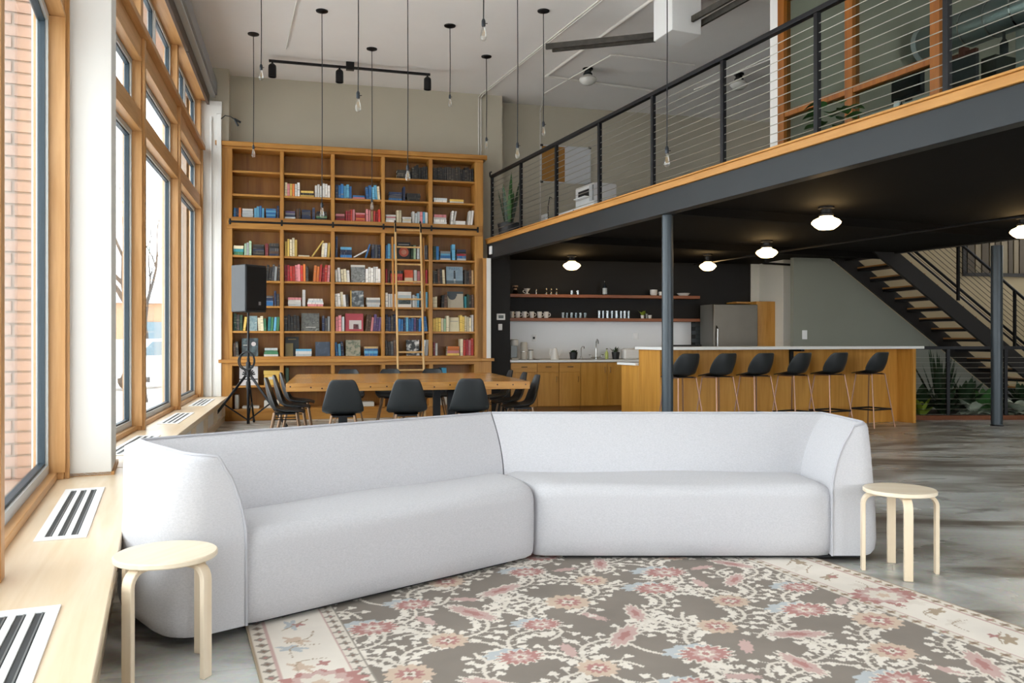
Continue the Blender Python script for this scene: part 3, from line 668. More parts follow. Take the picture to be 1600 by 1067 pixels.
# --- row 8
upright(0, 7, 0, .12, .6, 'brown dark', lean=-3); flat(0, 7, .66, .98, 'pale green green white', .036)
cover(0, 7, .18, .54, .8, 'faces', '#3a4144', '#55666a', '#a9c2c2', 8, 'dark face-out book with a pale figure, behind the speaker pole', lambda p, d, t: (p(.08, .45, .6, .63, pm('white', '#d8d5cc')), d(.72, .68, .14, pm('pale', '#c9d0d2'))))
cover(1, 7, .02, .32, .86, 'nightsky', '#1f2226', '#23262a', '#2b2f33', 6, 'black face-out book standing at the back of the bottom shelf', lambda p, d, t: p(.2, .8, .86, .9, pm('gold', '#8a7440')), y=.12)
cover(1, 7, .02, .2, .58, 'olive', '#6a5c36', '#75663c', '#5e5230', 6, 'small olive gold face-out book in front of a black one')
flat(1, 7, .23, .6, 'sky white pale', .042)
cover(1, 7, .66, .99, .64, 'splash', '#3a4656', '#445164', '#d9d2c0', 10, 'navy face-out book with a white splash on its cover')
upright(2, 7, 0, .2, .62, 'blue sky navy', lean=-5); flat(2, 7, .62, .96, 'tan blue sky blue', .04)
cover(2, 7, .23, .56, .72, 'wreath', '#9a9480', '#5f6a58', '#7c8470', 16, 'beige face-out book with a dark green wreath picture')
upright(3, 7, 0, .32, .68, 'dark charcoal brown dark', lean=-2); upright(3, 7, .86, 1, .82, 'pale grey', lean=4)
cover(3, 7, .49, .8, .72, 'flower', '#2f3032', '#cfcdc8', '#e0deda', 12, 'black and white face-out flower book behind the ladder')
upright(4, 7, 0, .11, .64, 'maroon white'); flat(4, 7, .34, .66, 'orange orange pink yellow', .038); upright(4, 7, .67, 1, .74, 'cream red crimson pink red orange')
BOOKS.sort(key=lambda q: -q[0])
print('books', len(BOOKS))
rest = MB(); 
Mb = Matrix.Translation(FB.p(0, 0)) @ Matrix.Rotation(FB.a, 4, 'Z')
for i, (ar, c, r, n, col, pose, me, M) in enumerate(BOOKS[:300]):
    o = link('book', me); o.matrix_world = Mb @ M
    nm = BW.get(col, col)
    place = ORD[n-1] if n <= len(ORD) else 'last'
    tag(o, '%s %s book, %s from left on %s shelf of %s bookcase column' % (nm, pose, place, ROWN[r], COLN[c]), 'book', 'books on the tall bookcase')
if len(BOOKS) > 300:
    mats = []; vs = []; fs = []; mi = []
    for ar, c, r, n, col, pose, me, M in BOOKS[300:]:
        o0 = len(vs); vs += [tuple(M @ v.co) for v in me.vertices]
        ids = []
        for mt in me.materials:
            if mt not in mats: mats.append(mt)
            ids.append(mats.index(mt))
        for p in me.polygons: fs.append([o0+k for k in p.vertices]); mi.append(ids[p.material_index])
        bpy.data.meshes.remove(me)
    me = bpy.data.meshes.new('thin_books'); me.from_pydata(vs, [], fs)
    for mt in mats: me.materials.append(mt)
    me.polygons.foreach_set('material_index', mi)
    o = link('thin_books', me); o.matrix_world = Mb
    tag(o, 'the thinnest books scattered among the rows on the bookcase', 'books', kind='stuff')
# --- lower cabinet contents
def lowbox(c, f0, f1, z, h, mats, nm, lab, cat, lid=True, y=.06, dp=.24):
    a, b = XC[c]; x0 = a+(b-a)*f0; x1 = a+(b-a)*f1
    t = FB.empty(nm, lab, cat, (x0+x1)/2, y, z); wd = (x1-x0)/2
    MB().box(-wd, wd, 0, dp, 0, h*.72 if lid else h).build('box_body', mats[0], t, bevel=.004)
    if lid: MB().box(-wd-.008, wd+.008, -.008, dp+.008, h*.72, h).build('lid', mats[-1], t, bevel=.004)
    return t, wd
t, wd = lowbox(0, .14, .53, .546, .3, [plain('box_white', '#dcdadc', .6)], 'storage_box', 'white storage box with a black plant print behind the speaker stand', 'box', False)
ink = pm('black', '#1c1b1d')
MB().box(-wd, wd, -.002, .001, .088, .105).build('band', ink, t)
m = MB().box(-.035, .035, -.002, .001, .13, .17)
for k in range(9):
    a = R(-80+k*20); m.bar((0, -.0005, .16), (.10*math.sin(a), -.0005, .16+.10*math.cos(a)), .022, .002, up=(0, 1, 0))
m.build('plant_print', ink, t)
ym = plain('box_yellow', '#e2bd62', .6)
t, wd = lowbox(0, .66, .98, .546, .23, [ym, ym], 'storage_box', 'yellow lidded storage box on the low shelf left of the table', 'box')
MB().box(-.05, .05, -.003, .001, .09, .13).build('label_card', pm('white', '#d8d5cc'), t)
lowbox(0, .04, .12, .181, .22, [plain('box_pale', '#cfd0cc', .6)], 'storage_box', 'narrow pale box on the bottom shelf beside the speaker tripod', 'box', False)
lowbox(1, .03, .1, .546, .27, [plain('binder_green', '#5d7a68', .6)], 'ring_binder', 'green ring binder upright on the low shelf behind the table', 'binder', False)
lowbox(1, .16, .4, .546, .07, [PAGES], 'paper_stack', 'pale paper stack on the low shelf behind the left chairs', 'paper', False)
lowbox(4, .22, .34, .546, .25, [plain('mug_blue', '#4aa7cf', .5)], 'storage_tub', 'bright blue tub on the low shelf at the right', 'tub', False)
lowbox(0, .66, .98, .181, .12, [plain('paper_white', '#dcdad2', .7)], 'paper_stack', 'white paper stack on the bottom shelf at far left', 'paper', False)
lowbox(0, .2, .55, .181, .035, [plain('paper_white', '#dcdad2', .7)], 'paper_stack', 'thin white papers on the bottom shelf behind the tripod', 'paper', False)
lowbox(2, .55, .85, .181, .07, [plain('paper_white', '#dcdad2', .7)], 'paper_stack', 'white papers on the bottom shelf behind the middle chairs', 'paper', False)
lowbox(4, .05, .35, .181, .13, [plain('paper_white', '#dcdad2', .7)], 'paper_stack', 'white paper stack on the bottom shelf behind the table leg', 'paper', False)
# --- loudspeaker on tripod
sx, sy = -3.83, 12.0
t = thing('speaker_stand', 'black tripod speaker stand at the left end of the bookcase', 'speaker stand', (sx, sy, 0), R(5))
MB().tube([(0, 0, .04), (0, 0, 1.0)], .021, 12).build('lower_pole', BLACKM, t)
MB().tube([(0, 0, .9), (0, 0, 1.7)], .016, 12).build('upper_pole', BLACKM, t)
MB().lathe([(.03, .80), (.034, .82), (.034, .92), (.03, .94)], 14).build('collar', BLACKP, t)
MB().lathe([(.0, -.02), (.022, -.02), (.026, 0), (.022, .02), (.0, .02)], 12, M=Matrix.Translation((.05, -.01, .87)) @ Matrix.Rotation(R(90), 4, 'Y'), cap=False).build('knob', BLACKP, t)
MB().lathe([(.032, .55), (.034, .57), (.034, .64), (.03, .66)], 14).build('slider', BLACKP, t)
for k, a in enumerate((215, 340, 95)):
    d = Vector((math.cos(R(a)), math.sin(R(a)), 0)); top = d*.04+Vector((0, 0, .74)); ft = d*.62+Vector((0, 0, .02))
    l = MB().bar(top, ft, .022, .034).build('leg', BLACKM, t, bevel=.004)
    MB().bar(top.lerp(ft, .93), ft+(ft-top)*.01, .032, .042).build('rubber_foot', BLACKP, l, bevel=.006)
    MB().bar(top.lerp(ft, .55), Vector((0, 0, .09)), .012, .02).build('brace', BLACKM, t)
t = thing('loudspeaker', 'black loudspeaker on a tripod in front of the bookcase', 'speaker', (sx, sy, 1.66), R(57))
pr = [(-.19, -.17), (.19, -.17), (.17, .17), (-.17, .17)]
MB().prism([(x, y) for x, y in pr], 0, .68).build('cabinet', plain('speaker_black', '#23262a', .55), t, bevel=.015)
MB().box(-.18, .18, -.182, -.168, .03, .65).build('grille', plain('speaker_grille', '#0c0c0e', .8), t, bevel=.008)
MB().box(.035, .075, -.1835, -.182, .10, .15).build('badge', plain('badge_grey', '#8c8c90', .4), t)
t = thing('cable_coil', 'coiled black cable hung on the speaker stand pole', 'cable', (sx, sy, .96), R(0))
m = MB()
for k in range(7):
    r0 = random.uniform(.09, .125); ph = random.uniform(-.4, .4); oz = random.uniform(-.02, .02)
    m.tube([(r0*math.sin(q)*math.cos(ph), -.045-.02*k*.3+r0*.3*math.sin(q)*math.sin(ph), oz+.13*math.cos(q)) for q in [2*math.pi*i/22 for i in range(22)]], .006, 6, closed=True)
m.build('coil', BLACKP, t)
# ---------------------------------------------------------------- mezzanine
XE = 12.5; VE = 6.3
mz = FM.empty('mezzanine', 'dark steel mezzanine deck running from the bookcase wall to the right', 'mezzanine')
MB().box(-.9, XE, .12, VE, SOFF, DECK-.02).build('deck_slab', plain('black_soffit', '#0c0a09', .85, spec=.15, var=.1), mz)
MB().box(0, XE, 0, .12, 2.63, 2.875).build('edge_beam', STEEL_D, mz, bevel=.004)
MB().box(0, XE, -.03, .3, 2.875, 2.945).build('fascia_board', wood('fascia_fir', '#c58f4c', '#ad7836', axis=0), mz, bevel=.006)
MB().box(0, XE, -.045, .3, 2.945, 2.965).build('nosing', wood('fascia_fir', '#c58f4c', '#ad7836', axis=0), mz, bevel=.006)
MB().box(-.9, XE, VE-.12, VE, SOFF-.02, DECK-.02).build('rear_beam', BLACKM, mz)
for x in (2.6, 5.4): MB().box(x, x+.1, .12, VE-.12, SOFF-.10, SOFF).build('cross_joist', plain('black_soffit', '#1d1b1a'), mz)
def column(px, py, rad, lab, F=None):
    q = G(px, py) if F is None else F
    t = thing('steel_column', lab, 'column', (q[0], q[1], 0))
    MB().lathe([(rad, 0), (rad, SOFF-.02 if F is None else 2.64)], 24).build('shaft', plain('slate_column_paint', '#363f46', .35, .2), t)
    MB().lathe([(rad+.012, 0), (rad+.012, .012), (rad, .02)], 24).build('collar', BLACKM, t)
xq = FM.at(1043, .11)
column(0, 0, .063, 'slim slate steel column standing between the sofa and the bar', FM.p(xq, .11))
xq = FM.at(1557.5, VE-.06)
column(0, 0, .078, 'dark steel column beside the staircase at the right', FM.p(xq, VE-.06))
# railing
rl = FM.empty('mezzanine_railing', 'black mezzanine railing with stainless cables', 'railing', 0, .03, 2.965)
H = 1.06
posts = [FM.at(p, .03) for p in (769, 814, 869.5, 937, 1020.5, 1130, 1277, 1480)]
posts.append(posts[-1]+1.45)
for i, x in enumerate(posts):
    MB().box(x-.022, x+.022, -.022, .022, 0, H-.03).build('post', BLACKM, rl, bevel=.003)
MB().box(posts[0]-.03, posts[-1]+.4, -.03, .03, H-.045, H).build('top_rail', BLACKM, rl, bevel=.006)
MB().tube([(posts[0]-.05, 0, H-.02), (posts[0]-.1, 0, H), (posts[0]-.1, 0, H+.06), (posts[0]-.04, 0, H+.06)], .014, 8).build('rail_end', BLACKM, rl)
for k in range(12):
    z = .055+k*.079
    MB().tube([(posts[0], 0, z), (posts[-1]+.4, 0, z)], .0038, 6).build('cable', CABLE, rl)
m = MB()
for k in range(12): m.tube([(posts[0]+.022, 0, .055+k*.079), (posts[0]+.07, 0, .055+k*.079)], .008, 6)
m.build('cable_fittings', CABLE, rl)
o = MB().box(-.05, .05, -.03, 0, -.07, .07).build('wall_sensor', WHITE, bevel=.008)
xq = FM.at(768.5, 0); o.location = FM.p(xq, -.005, FM.z(xq, 0, 391)); o.rotation_euler.z = FM.a
tag(o, 'small white sensor box on the mezzanine beam by the bookcase', 'sensor')
# ---------------------------------------------------------------- on the mezzanine
xw0, xw1 = FB.at(846, .74), FB.at(921, .74)
t = FB.empty('notice_board', 'half cork half white board on the wall above the deck', 'board', (xw0+xw1)/2, .74, FB.z(xw0, .74, 283))
hb = FB.z(xw0, .74, 226)-FB.z(xw0, .74, 281); wd = (xw1-xw0)/2
MB().box(-wd, -.02, -.015, 0, 0, hb).build('cork_panel', plain('cork', '#a5763c', .95, var=.25, scale=60), t)
MB().box(-.02, wd, -.015, 0, 0, hb).build('white_panel', plain('whiteboard', '#d5d7da', .2), t)
m = MB().box(-wd, wd, -.022, 0, -.02, 0).box(-wd, wd, -.022, 0, hb, hb+.02).box(-wd-.02, -wd, -.022, 0, -.02, hb+.02).box(wd, wd+.02, -.022, 0, -.02, hb+.02)
m.build('frame', ALU, t)
for sx_ in (-1, 1):
    for z in (-.01, hb+.01): MB().box(sx_*wd-.025, sx_*wd+.025, -.026, 0, z-.02, z+.02).build('corner_cap', BLACKP, t)
# printer on a white cabinet
xp = FM.at(905, 1.1)
t = FM.empty('printer_cabinet', 'low white cabinet under the printer on the deck', 'cabinet', xp-.1, 1.15, DECK)
zc = FM.z(xp, 1.15, 322)-DECK
MB().box(-.9, .5, 0, .5, 0, zc).build('body', WHITE, t, bevel=.006)
MB().box(-.2, -.19, -.012, 0, .02, zc-.02).build('door_gap', GASK, t)
t = FM.empty('printer', 'white office printer standing behind the mezzanine railing', 'printer', xp, 1.2, DECK+zc+.001)
MB().box(-.34, .3, 0, .42, 0, .34).build('body', plain('printer_white', '#dcdcdc', .4), t, bevel=.02)
MB().box(-.22, .2, -.008, .02, .13, .26).build('paper_slot', BLACKP, t, bevel=.004)
MB().box(-.2, .18, -.10, .02, .12, .135).build('paper_tray', WHITE, t)
MB().box(-.12, .1, .05, .3, .34, .37).build('scanner_lid', plain('printer_grey', '#55585a', .5), t, bevel=.006)
MB().box(.2, .3, -.03, .01, .05, .3).build('control_panel', plain('printer_panel', '#b8babc', .4), t, bevel=.006)
xp = FM.at(849, 1.0)
t = FM.empty('router_box', 'small white router box with a cable on the deck', 'router', xp, 1.0, DECK)
MB().box(-.1, .1, 0, .05, FM.z(xp, 1, 350)-DECK, FM.z(xp, 1, 335)-DECK).build('case', WHITE, t, bevel=.008)
MB().tube([(.09, .02, .3), (.16, .02, .25), (.15, .02, .6), (.22, .02, .75), (.3, .02, .72)], .008, 6).build('cable', BLACKP, t)
def leaf(mb, base, d, ln, wd, bend, n=5, mat=0):
    base = Vector(base); d = Vector(d).normalized(); side = d.cross(Vector((0, 0, 1)))
    if side.length < .05: side = Vector((1, 0, 0))
    side.normalize(); pts = []; p = base.copy(); q = d.copy()
    for i in range(n+1):
        f = i/n; wv = wd*math.sin(math.pi*min(1, .12+.88*f))**.8*(1 if f < 1 else .02); nrm = side.cross(q)
        pts.append([p-side*wv/2+nrm*wv*.12, p.copy(), p+side*wv/2+nrm*wv*.12]); p = p+q*ln/n; q = (q-Vector((0, 0, bend/n))).normalized()
    mb.grid(pts, mat); return mb
LEAF = plain('leaf_green', '#3f6b38', .45, var=.3, scale=8); LEAF_D = plain('leaf_dark', '#1f361f', .5, var=.3, scale=8); LEAF_Y = plain('leaf_lime', '#8fa53a', .5, var=.2)
LEAF_W = plain('leaf_variegated', '#a9b3a2', .5, var=.35, scale=14)
def plant(name, lab, loc, potr, poth, leaves, potm, lm):
    t = thing(name, lab, 'plant', loc)
    if poth:
        MB().lathe([(potr*.78, 0), (potr, poth*.9), (potr, poth), (potr*.88, poth), (potr*.85, poth*.85), (.001, poth*.85)], 20, cap=False).build('pot', potm, t)
    for (b, d, ln, wd, bend) in leaves: leaf(MB(), b, d, ln, wd, bend).build('leaf', lm if not isinstance(lm, list) else random.choice(lm), t, ang=80)
    return t
def rosette(n, r, ln, wd, up, bend, z, jit=.3):
    out = []
    for k in range(n):
        a = 2*math.pi*k/n+random.uniform(-jit, jit); u = up*random.uniform(.6, 1.4)
        out.append(((r*math.cos(a), r*math.sin(a), z), (math.cos(a), math.sin(a), u), ln*random.uniform(.7, 1.15), wd*random.uniform(.8, 1.2), bend))
    return out
xp = FM.at(795, .3)
plant('snake_plant', 'snake plant with tall sword leaves in a dark pot on the deck', FM.p(xp, .3, DECK+.01), .19, .26, rosette(9, .06, .72, .075, 5, 0, .2) + rosette(5, .02, .85, .07, 9, 0, .2), plain('pot_black', '#1e1e20', .6), [LEAF_D, LEAF])
# ---------------------------------------------------------------- glazed office on the deck
YO = 1.25
xc0, xc1, xc2, xc3 = [FM.at(p, YO) for p in (1224, 1330, 1465, 1660)]
zmid = FM.z(xc0, YO, 178.5); ztop = FM.z(xc0, YO, 4)
of = FM.empty('office_glazing', 'wood-framed glass wall of the office on the mezzanine', 'glass partition')
WO = wood('office_frame_wood', '#9a5c16', '#7d450a', axis=2)
for x in (xc0, xc1, xc2, xc3): MB().box(x-.05, x+.05, YO-.04, YO+.06, DECK, CEIL-.02).build('frame_post', WO, of, bevel=.006)
for a, b in ((xc0, xc1), (xc1, xc2)):
    MB().box(a+.05, b-.05, YO-.03, YO+.05, zmid-.05, zmid+.02).build('frame_rail', WO, of, bevel=.006)
for a, b in ((xc0, xc1), (xc1, xc2), (xc2, xc3)):
    MB().box(a+.05, b-.05, YO-.03, YO+.05, ztop-.0, ztop+.08).build('frame_rail', WO, of, bevel=.006)
    MB().box(a+.05, b-.05, YO-.03, YO+.05, DECK, DECK+.06).build('frame_rail', WO, of, bevel=.006)
    if b is not xc3: MB().box(a+.05, b-.05, YO+.005, YO+.012, DECK+.06, zmid-.05).build('pane', GLASS_O, of, smooth=False)
    MB().box(a+.05, b-.05, YO+.005, YO+.012, zmid+.02 if b is not xc3 else DECK+.06, ztop).build('pane', GLASS_O, of, smooth=False)
    MB().box(a+.05, b-.05, YO+.005, YO+.012, ztop+.08, CEIL).build('pane', GLASS_O, of, smooth=False)
t = FM.empty('wall_office', kind='structure')
xo0 = FM.at(1206, YO)
MB().box(xo0, xc0-.05, YO-.03, YO+.1, DECK, CEIL).build('end_post', PAINT_W, t, bevel=.01)
MB().box(xo0, xc0-.05, YO+.1, 5.2, DECK, CEIL).build('side_wall', PAINT, t)
MB().box(xo0, XE, 5.0, 5.2, DECK, CEIL).build('inner_wall', plain('office_wall', '#c4ccc7', .8), t)
MB().box(xo0-.03, xc0-.03, YO-.045, YO+.1, DECK, DECK+.12).build('base_strip', PAINT_W, t)
# office things seen through the glass
xp = FM.at(1302, .75)
t = plant('potted_plant', 'leafy green plant in a grey pot by the office glass', FM.p(xp, .75, DECK), .13, .24, [((.13*math.cos(k*2.4), .13*math.sin(k*2.4), .30+.012*k), (math.cos(k*2.4), math.sin(k*2.4), random.uniform(-.3, .5)), .15, .14, .5) for k in range(18)], plain('pot_grey', '#4a4c50', .6), LEAF)
xd0 = FM.at(1530, 3.0)
t = FM.empty('air_duct', 'silver spiral air duct under the office ceiling', 'duct', 0, 0, 0)
xa_, xb_ = FM.at(1450, 3.2), FM.at(1640, 3.2); zd = FM.z(xa_, 3.2, 70)
MB().tube([(xa_, 3.2, zd), (xb_+1, 3.2, zd)], .2, 24).build('duct_tube', plain('galvanised', '#9aa09e', .35, .8), t)
m = MB()
for k in range(12):
    x = xa_+.25+k*.3; m.tube([(x-.008, 3.2, zd), (x+.008, 3.2, zd)], .207, 24)
m.build('seam_rings', CHROME, t)
MB().tube([(xa_-.06, 3.2, zd), (xa_, 3.2, zd)], .21, 24).build('end_cap', ALU, t)
DK = plain('office_dark', '#2a2c2e', .6)
def obox(px0, px1, py0, py1, y, dp, mat, nm, lab, cat, zbase=None):
    a, b = FM.at(px0, y), FM.at(px1, y); z0 = FM.z(a, y, py1) if zbase is None else zbase; z1 = FM.z(a, y, py0)
    t = FM.empty(nm, lab, cat, (a+b)/2, y, z0); h = abs(b-a)/2
    MB().box(-h, h, 0, dp, 0, z1-z0).build('body', mat, t, bevel=.01)
    return t, h, z1-z0
t, h, hh = obox(1342, 1392, 98, 190, 4.2, .4, DK, 'office_shelf', 'dark shelving unit against the back of the office', 'shelf', DECK)
for k in range(3): MB().box(-h+.03, h-.03, -.01, .02, hh*(.3+.22*k), hh*(.3+.22*k)+.16).build('shelf_bay', plain('bay_grey', '#5c625f', .6), t)
t, h, hh = obox(1392, 1440, 120, 160, 2.3, .05, BLACKP, 'monitor', 'large dark monitor standing on the office desk', 'monitor')
MB().box(-h+.02, h-.02, -.006, 0, .02, hh-.02).build('screen', plain('screen', '#17191c', .15), t)
MB().box(-.03, .03, .02, .06, -.35, .05).build('stand', BLACKP, t)
t = FM.empty('office_desk', 'pale desk inside the glazed office', 'desk', FM.at(1395, 2.3), 2.0, DECK)
MB().box(-1.0, .9, 0, .8, .70, .74).build('desk_top', plain('desk_pale', '#b9b9b4', .5), t)
for x in (-.95, .85): MB().box(x, x+.05, .05, .75, 0, .70).build('leg', ALU, t)
t = FM.empty('picture_easel', 'white framed picture leaning behind the office glass', 'picture', FM.at(1398, 1.5), 1.5, DECK+.02)
MB().bar((-.04, 0, 0), (-.1, .15, .62), .05, .07).build('easel_leg', WHITE, t); MB().bar((.3, 0, 0), (-.1, .16, .62), .05, .02).build('easel_leg', DK, t)
t = FM.empty('framed_print', 'small blue framed print on the office floor', 'picture', FM.at(1350, 1.5), 1.45, DECK+.02)
MB().box(-.14, .14, .02, .05, 0, .3, 0, Matrix.Rotation(R(-10), 4, 'X')).build('frame', WHITE, t)
MB().box(-.11, .11, .012, .02, .04, .26, 0, Matrix.Rotation(R(-10), 4, 'X')).build('print', plain('print_blue', '#3f86a0', .5), t)
t = FM.empty('office_chair', 'black office chair just inside the glazed office', 'chair', FM.at(1470, 1.9), 1.9, DECK)
MB().lathe([(.25, .45), (.26, .48), (.25, .53), (.0, .53)], 18, cap=False).build('seat', BLACKP, t)
MB().box(-.22, .22, .2, .26, .6, 1.05).build('backrest', BLACKP, t, bevel=.05, seg=4)
MB().tube([(0, 0, .06), (0, 0, .45)], .03, 10).build('post', CHROME, t)
for k in range(5):
    a = 2*math.pi*k/5; MB().bar((0, 0, .1), (.28*math.cos(a), .28*math.sin(a), .04), .04, .03).build('leg', CHROME, t)
t, h, hh = obox(1497, 1505, 75, 150, 2.6, .1, plain('red_wood', '#5a2a1c', .5), 'coat_rack', 'dark red wooden coat post inside the office', 'coat stand', DECK)
MB().box(-.15, .15, .03, .07, hh-.1, hh-.05).build('arm', plain('red_wood', '#5a2a1c', .5), t)
t, h, hh = obox(1532, 1556, 92, 160, 2.8, .3, plain('cupboard_dark', '#26261f', .5), 'office_cupboard', 'dark cupboard at the right end of the office', 'cupboard', DECK)
MB().lathe([(.04, 0), (.04, .12), (.015, .16), (.015, .22)], 12, c=(.1, .1, hh)).build('top_bottle', BLACKP, t)

# ---------------------------------------------------------------- kitchen
xk0, xk1 = FK.at(798, 0), FK.at(1112, 0)
def pull(p, vert=False, ln=.1):
    m = MB(); d = Vector((0, 0, 1)) if vert else Vector((1, 0, 0)); p = Vector(p)
    m.tube([p-d*ln/2, p-d*ln/2+Vector((0, -.03, 0)), p+d*ln/2+Vector((0, -.03, 0)), p+d*ln/2], .006, 6); return m
units = [(798, 839.5, 'd1', 'amber base cabinet with a drawer at the left end of the kitchenette'), (839.5, 873.5, 'd1', 'amber base cabinet with a drawer, second in the kitchenette row'), (873.5, 907.5, 'd1', 'amber base cabinet with a drawer, left of the sink cabinet'), (907.5, 990, 's', 'amber two-door sink cabinet without a drawer'), (990, 1112, 'd2', 'amber base cabinet hidden behind the end of the bar')]
for a, b, k, lab in units:
    x0, x1 = FK.at(a), FK.at(b); wd = x1-x0
    t = FK.empty('base_cabinet', lab, 'cabinet', x0, 0, 0, 'kitchenette base cabinets')
    MB().box(.002, wd-.002, .02, .6, .09, .86).build('carcass', W_KIT, t)
    MB().box(.002, wd-.002, .06, .58, 0, .09).build('toe_kick', wood('toe_wood', '#9c6a30', '#87561f', axis=0), t)
    g = .004
    if k == 'd1':
        d = MB().box(g, wd-g, 0, .02, .70, .855).build('drawer', wood('maple_h', '#cc9544', '#b47c2e', axis=0), t, bevel=.002); pull((wd/2, 0, .79)).build('handle', CHROME, d)
        d = MB().box(g, wd-g, 0, .02, .10, .692).build('door', W_KIT, t, bevel=.002); pull((wd-.05 if '798' not in str(a) or True else .05, 0, .57), True, .1).build('handle', CHROME, d)
    else:
        for s in (0, 1):
            d = MB().box(g+wd/2*s, wd/2*(s+1)-g, 0, .02, .10, .855).build('door', W_KIT, t, bevel=.002); pull((wd/2+(-.05 if s == 0 else .05), 0, .73), True, .1).build('handle', CHROME, d)
o = MB().box(xk0-.03, xk1, -.03, .63, .87, .91).build('kitchen_worktop', COUNT, loc=FK.p(0, 0), rz=FK.a, bevel=.004); tag(o, 'white quartz worktop over the kitchenette cabinets', 'worktop')
o = MB().box(xk0, FK.at(1080, .62), .622, .64, .915, 1.66).build('backsplash', plain('splash_white', '#dadbdc', .25), loc=FK.p(0, 0), rz=FK.a); tag(o, kind='structure')
t = FK.empty('tile_splash', 'dark grey brick tiles on the wall left of the fridge', 'tiles')
xa, xb = FK.at(1081, .62), FK.at(1116, .62)
MB().box(xa, xb, .625, .64, .915, 1.66).build('grout', plain('grout', '#2a2c2e', .9), t)
tm = MB().box(0, .145, -.006, 0, 0, .07).mesh('tile', plain('slate_tile', '#4a5054', .3), smooth=False)
for r in range(10):
    x = xa+(.075 if r % 2 else 0)
    while x < xb-.14:
        q = link('tile', tm, t); q.location = (x, .625, .92+r*.074); x += .15
for z, nm, lab in ((2.08, 'wall_shelf', 'upper red-brown wall shelf over the kitchenette'), (1.655, 'wall_shelf', 'lower red-brown wall shelf with mugs and tumblers')):
    o = MB().box(FK.at(797, .32), FK.at(1094, .32), .32, .622, z-.055, z).build(nm, W_SHELF, loc=FK.p(0, 0), rz=FK.a, bevel=.003); tag(o, lab, 'shelf')
# crockery on the shelves
def item(prof, mat, nm, lab, cat, px, z, y=.45, extra=None, n=18, group=None):
    x = FK.at(px, y); t = FK.empty(nm, lab, cat, x, y, z+.0005, group)
    MB().lathe(prof, n, cap=False).build('body', mat, t)
    if extra: extra(t)
    return t
def handle(r, z0, z1, mat, sx=1):
    def f(t): MB().tube([(sx*r*.92, 0, z1), (sx*(r+.028), 0, z1-.004), (sx*(r+.034), 0, (z0+z1)/2), (sx*(r+.024), 0, z0+.004), (sx*r*.88, 0, z0)], .006, 6).build('handle', mat, t)
    return f
CER = plain('white_ceramic', '#e4e2de', .25)
mug = [(.001, 0), (.034, 0), (.038, .01), (.045, .115), (.041, .115), (.036, .012), (.001, .012)]
for k, px in enumerate((800, 809, 819.5, 831, 843, 853.5)):
    item(mug, CER, 'white_mug', '%s white mug from the left on the lower kitchen shelf' % ORD[k], 'mug', px, 1.655, extra=handle(.043, .03, .09, CER), group='white mugs on the lower shelf')
tum = [(.001, 0), (.03, 0), (.036, .1), (.033, .1), (.028, .008), (.001, .008)]
for k, px in enumerate((880, 886, 893, 900, 907, 914)):
    item(tum, GLASS_T, 'short_tumbler', '%s short glass tumbler from the left on the lower kitchen shelf' % ORD[k], 'glass', px, 1.655, y=.43+.06*(k % 2), n=14, group='short tumblers on the lower shelf')
tal = [(.001, 0), (.03, 0), (.034, .14), (.031, .14), (.027, .01), (.001, .01)]
for k, px in enumerate((936, 942, 949, 956, 963, 970, 976, 982)):
    item(tal, GLASS_T, 'tall_tumbler', '%s tall glass tumbler from the left on the lower kitchen shelf' % ORD[k], 'glass', px, 1.655, y=.43+.06*(k % 2), n=14, group='tall tumblers on the lower shelf')
xp = FK.at(1004, .45)
plant('small_plant', 'tiny leafy plant at the right of the lower kitchen shelf', FK.p(xp, .45, 1.656), .035, .06, rosette(8, .01, .11, .04, 1.4, .3, .05), CER, LEAF_Y)
item([(.001, 0), (.018, 0), (.022, .09), (.001, .09)], plain('grey_ceramic', '#8e9290', .4), 'small_jar', 'small grey jar beside the tiny shelf plant', 'jar', 1010.5, 1.655)
item([(.001, 0), (.028, 0), (.034, .065), (.029, .065), (.026, .008), (.001, .008)], CER, 'small_cup', 'small white cup at the right end of the lower shelf', 'cup', 1015.5, 1.655)
brown = plain('coffee_wood', '#a98a6c', .5)
item([(.001, 0), (.045, .0), (.055, .03), (.022, .085), (.022, .1), (.05, .155), (.047, .155), (.001, .11)], plain('carafe_dark', '#221c1c', .15), 'pour_over_carafe', 'hourglass coffee carafe with a wooden collar on the upper shelf', 'carafe', 805, 2.08, extra=lambda t: MB().lathe([(.026, .075), (.03, .08), (.03, .105), (.026, .11)], 16).lathe([(.05, .13), (.052, .155), (.05, .155)], 16, cap=False).build('collar', brown, t))
item([(.001, 0), (.05, 0), (.05, .012), (.02, .02), (.016, .04), (.06, .105), (.056, .105), (.001, .04)], CER, 'coffee_dripper', 'white ceramic coffee dripper on the upper kitchen shelf', 'dripper', 823.5, 2.08, extra=handle(.04, .03, .075, CER, -1))
item([(.001, 0), (.015, 0), (.015, .08), (.01, .095), (.001, .1)], CHROME, 'metal_shaker', 'slim metal shaker standing alone on the upper shelf', 'shaker', 838, 2.08)
for k, px in enumerate((853.5, 861, 869.5)):
    item([(.001, 0), (.026, 0), (.028, .02), (.016, .05), (.012, .06), (.026, .085), (.02, .11), (.001, .12)], plain('pewter', '#8c8c8a', .25, .8), 'steel_goblet', '%s small steel goblet from the left on the upper shelf' % ORD[k], 'goblet', px, 2.08, group='steel goblets on the upper shelf')
for k, px in enumerate((893, 902.5)):
    item([(.001, 0), (.032, 0), (.036, .08), (.032, .08), (.03, .01), (.001, .01)], GLASS_T, 'rocks_glass', '%s of the two small glasses on the upper shelf' % ('left' if k == 0 else 'right'), 'glass', px, 2.08, n=14)
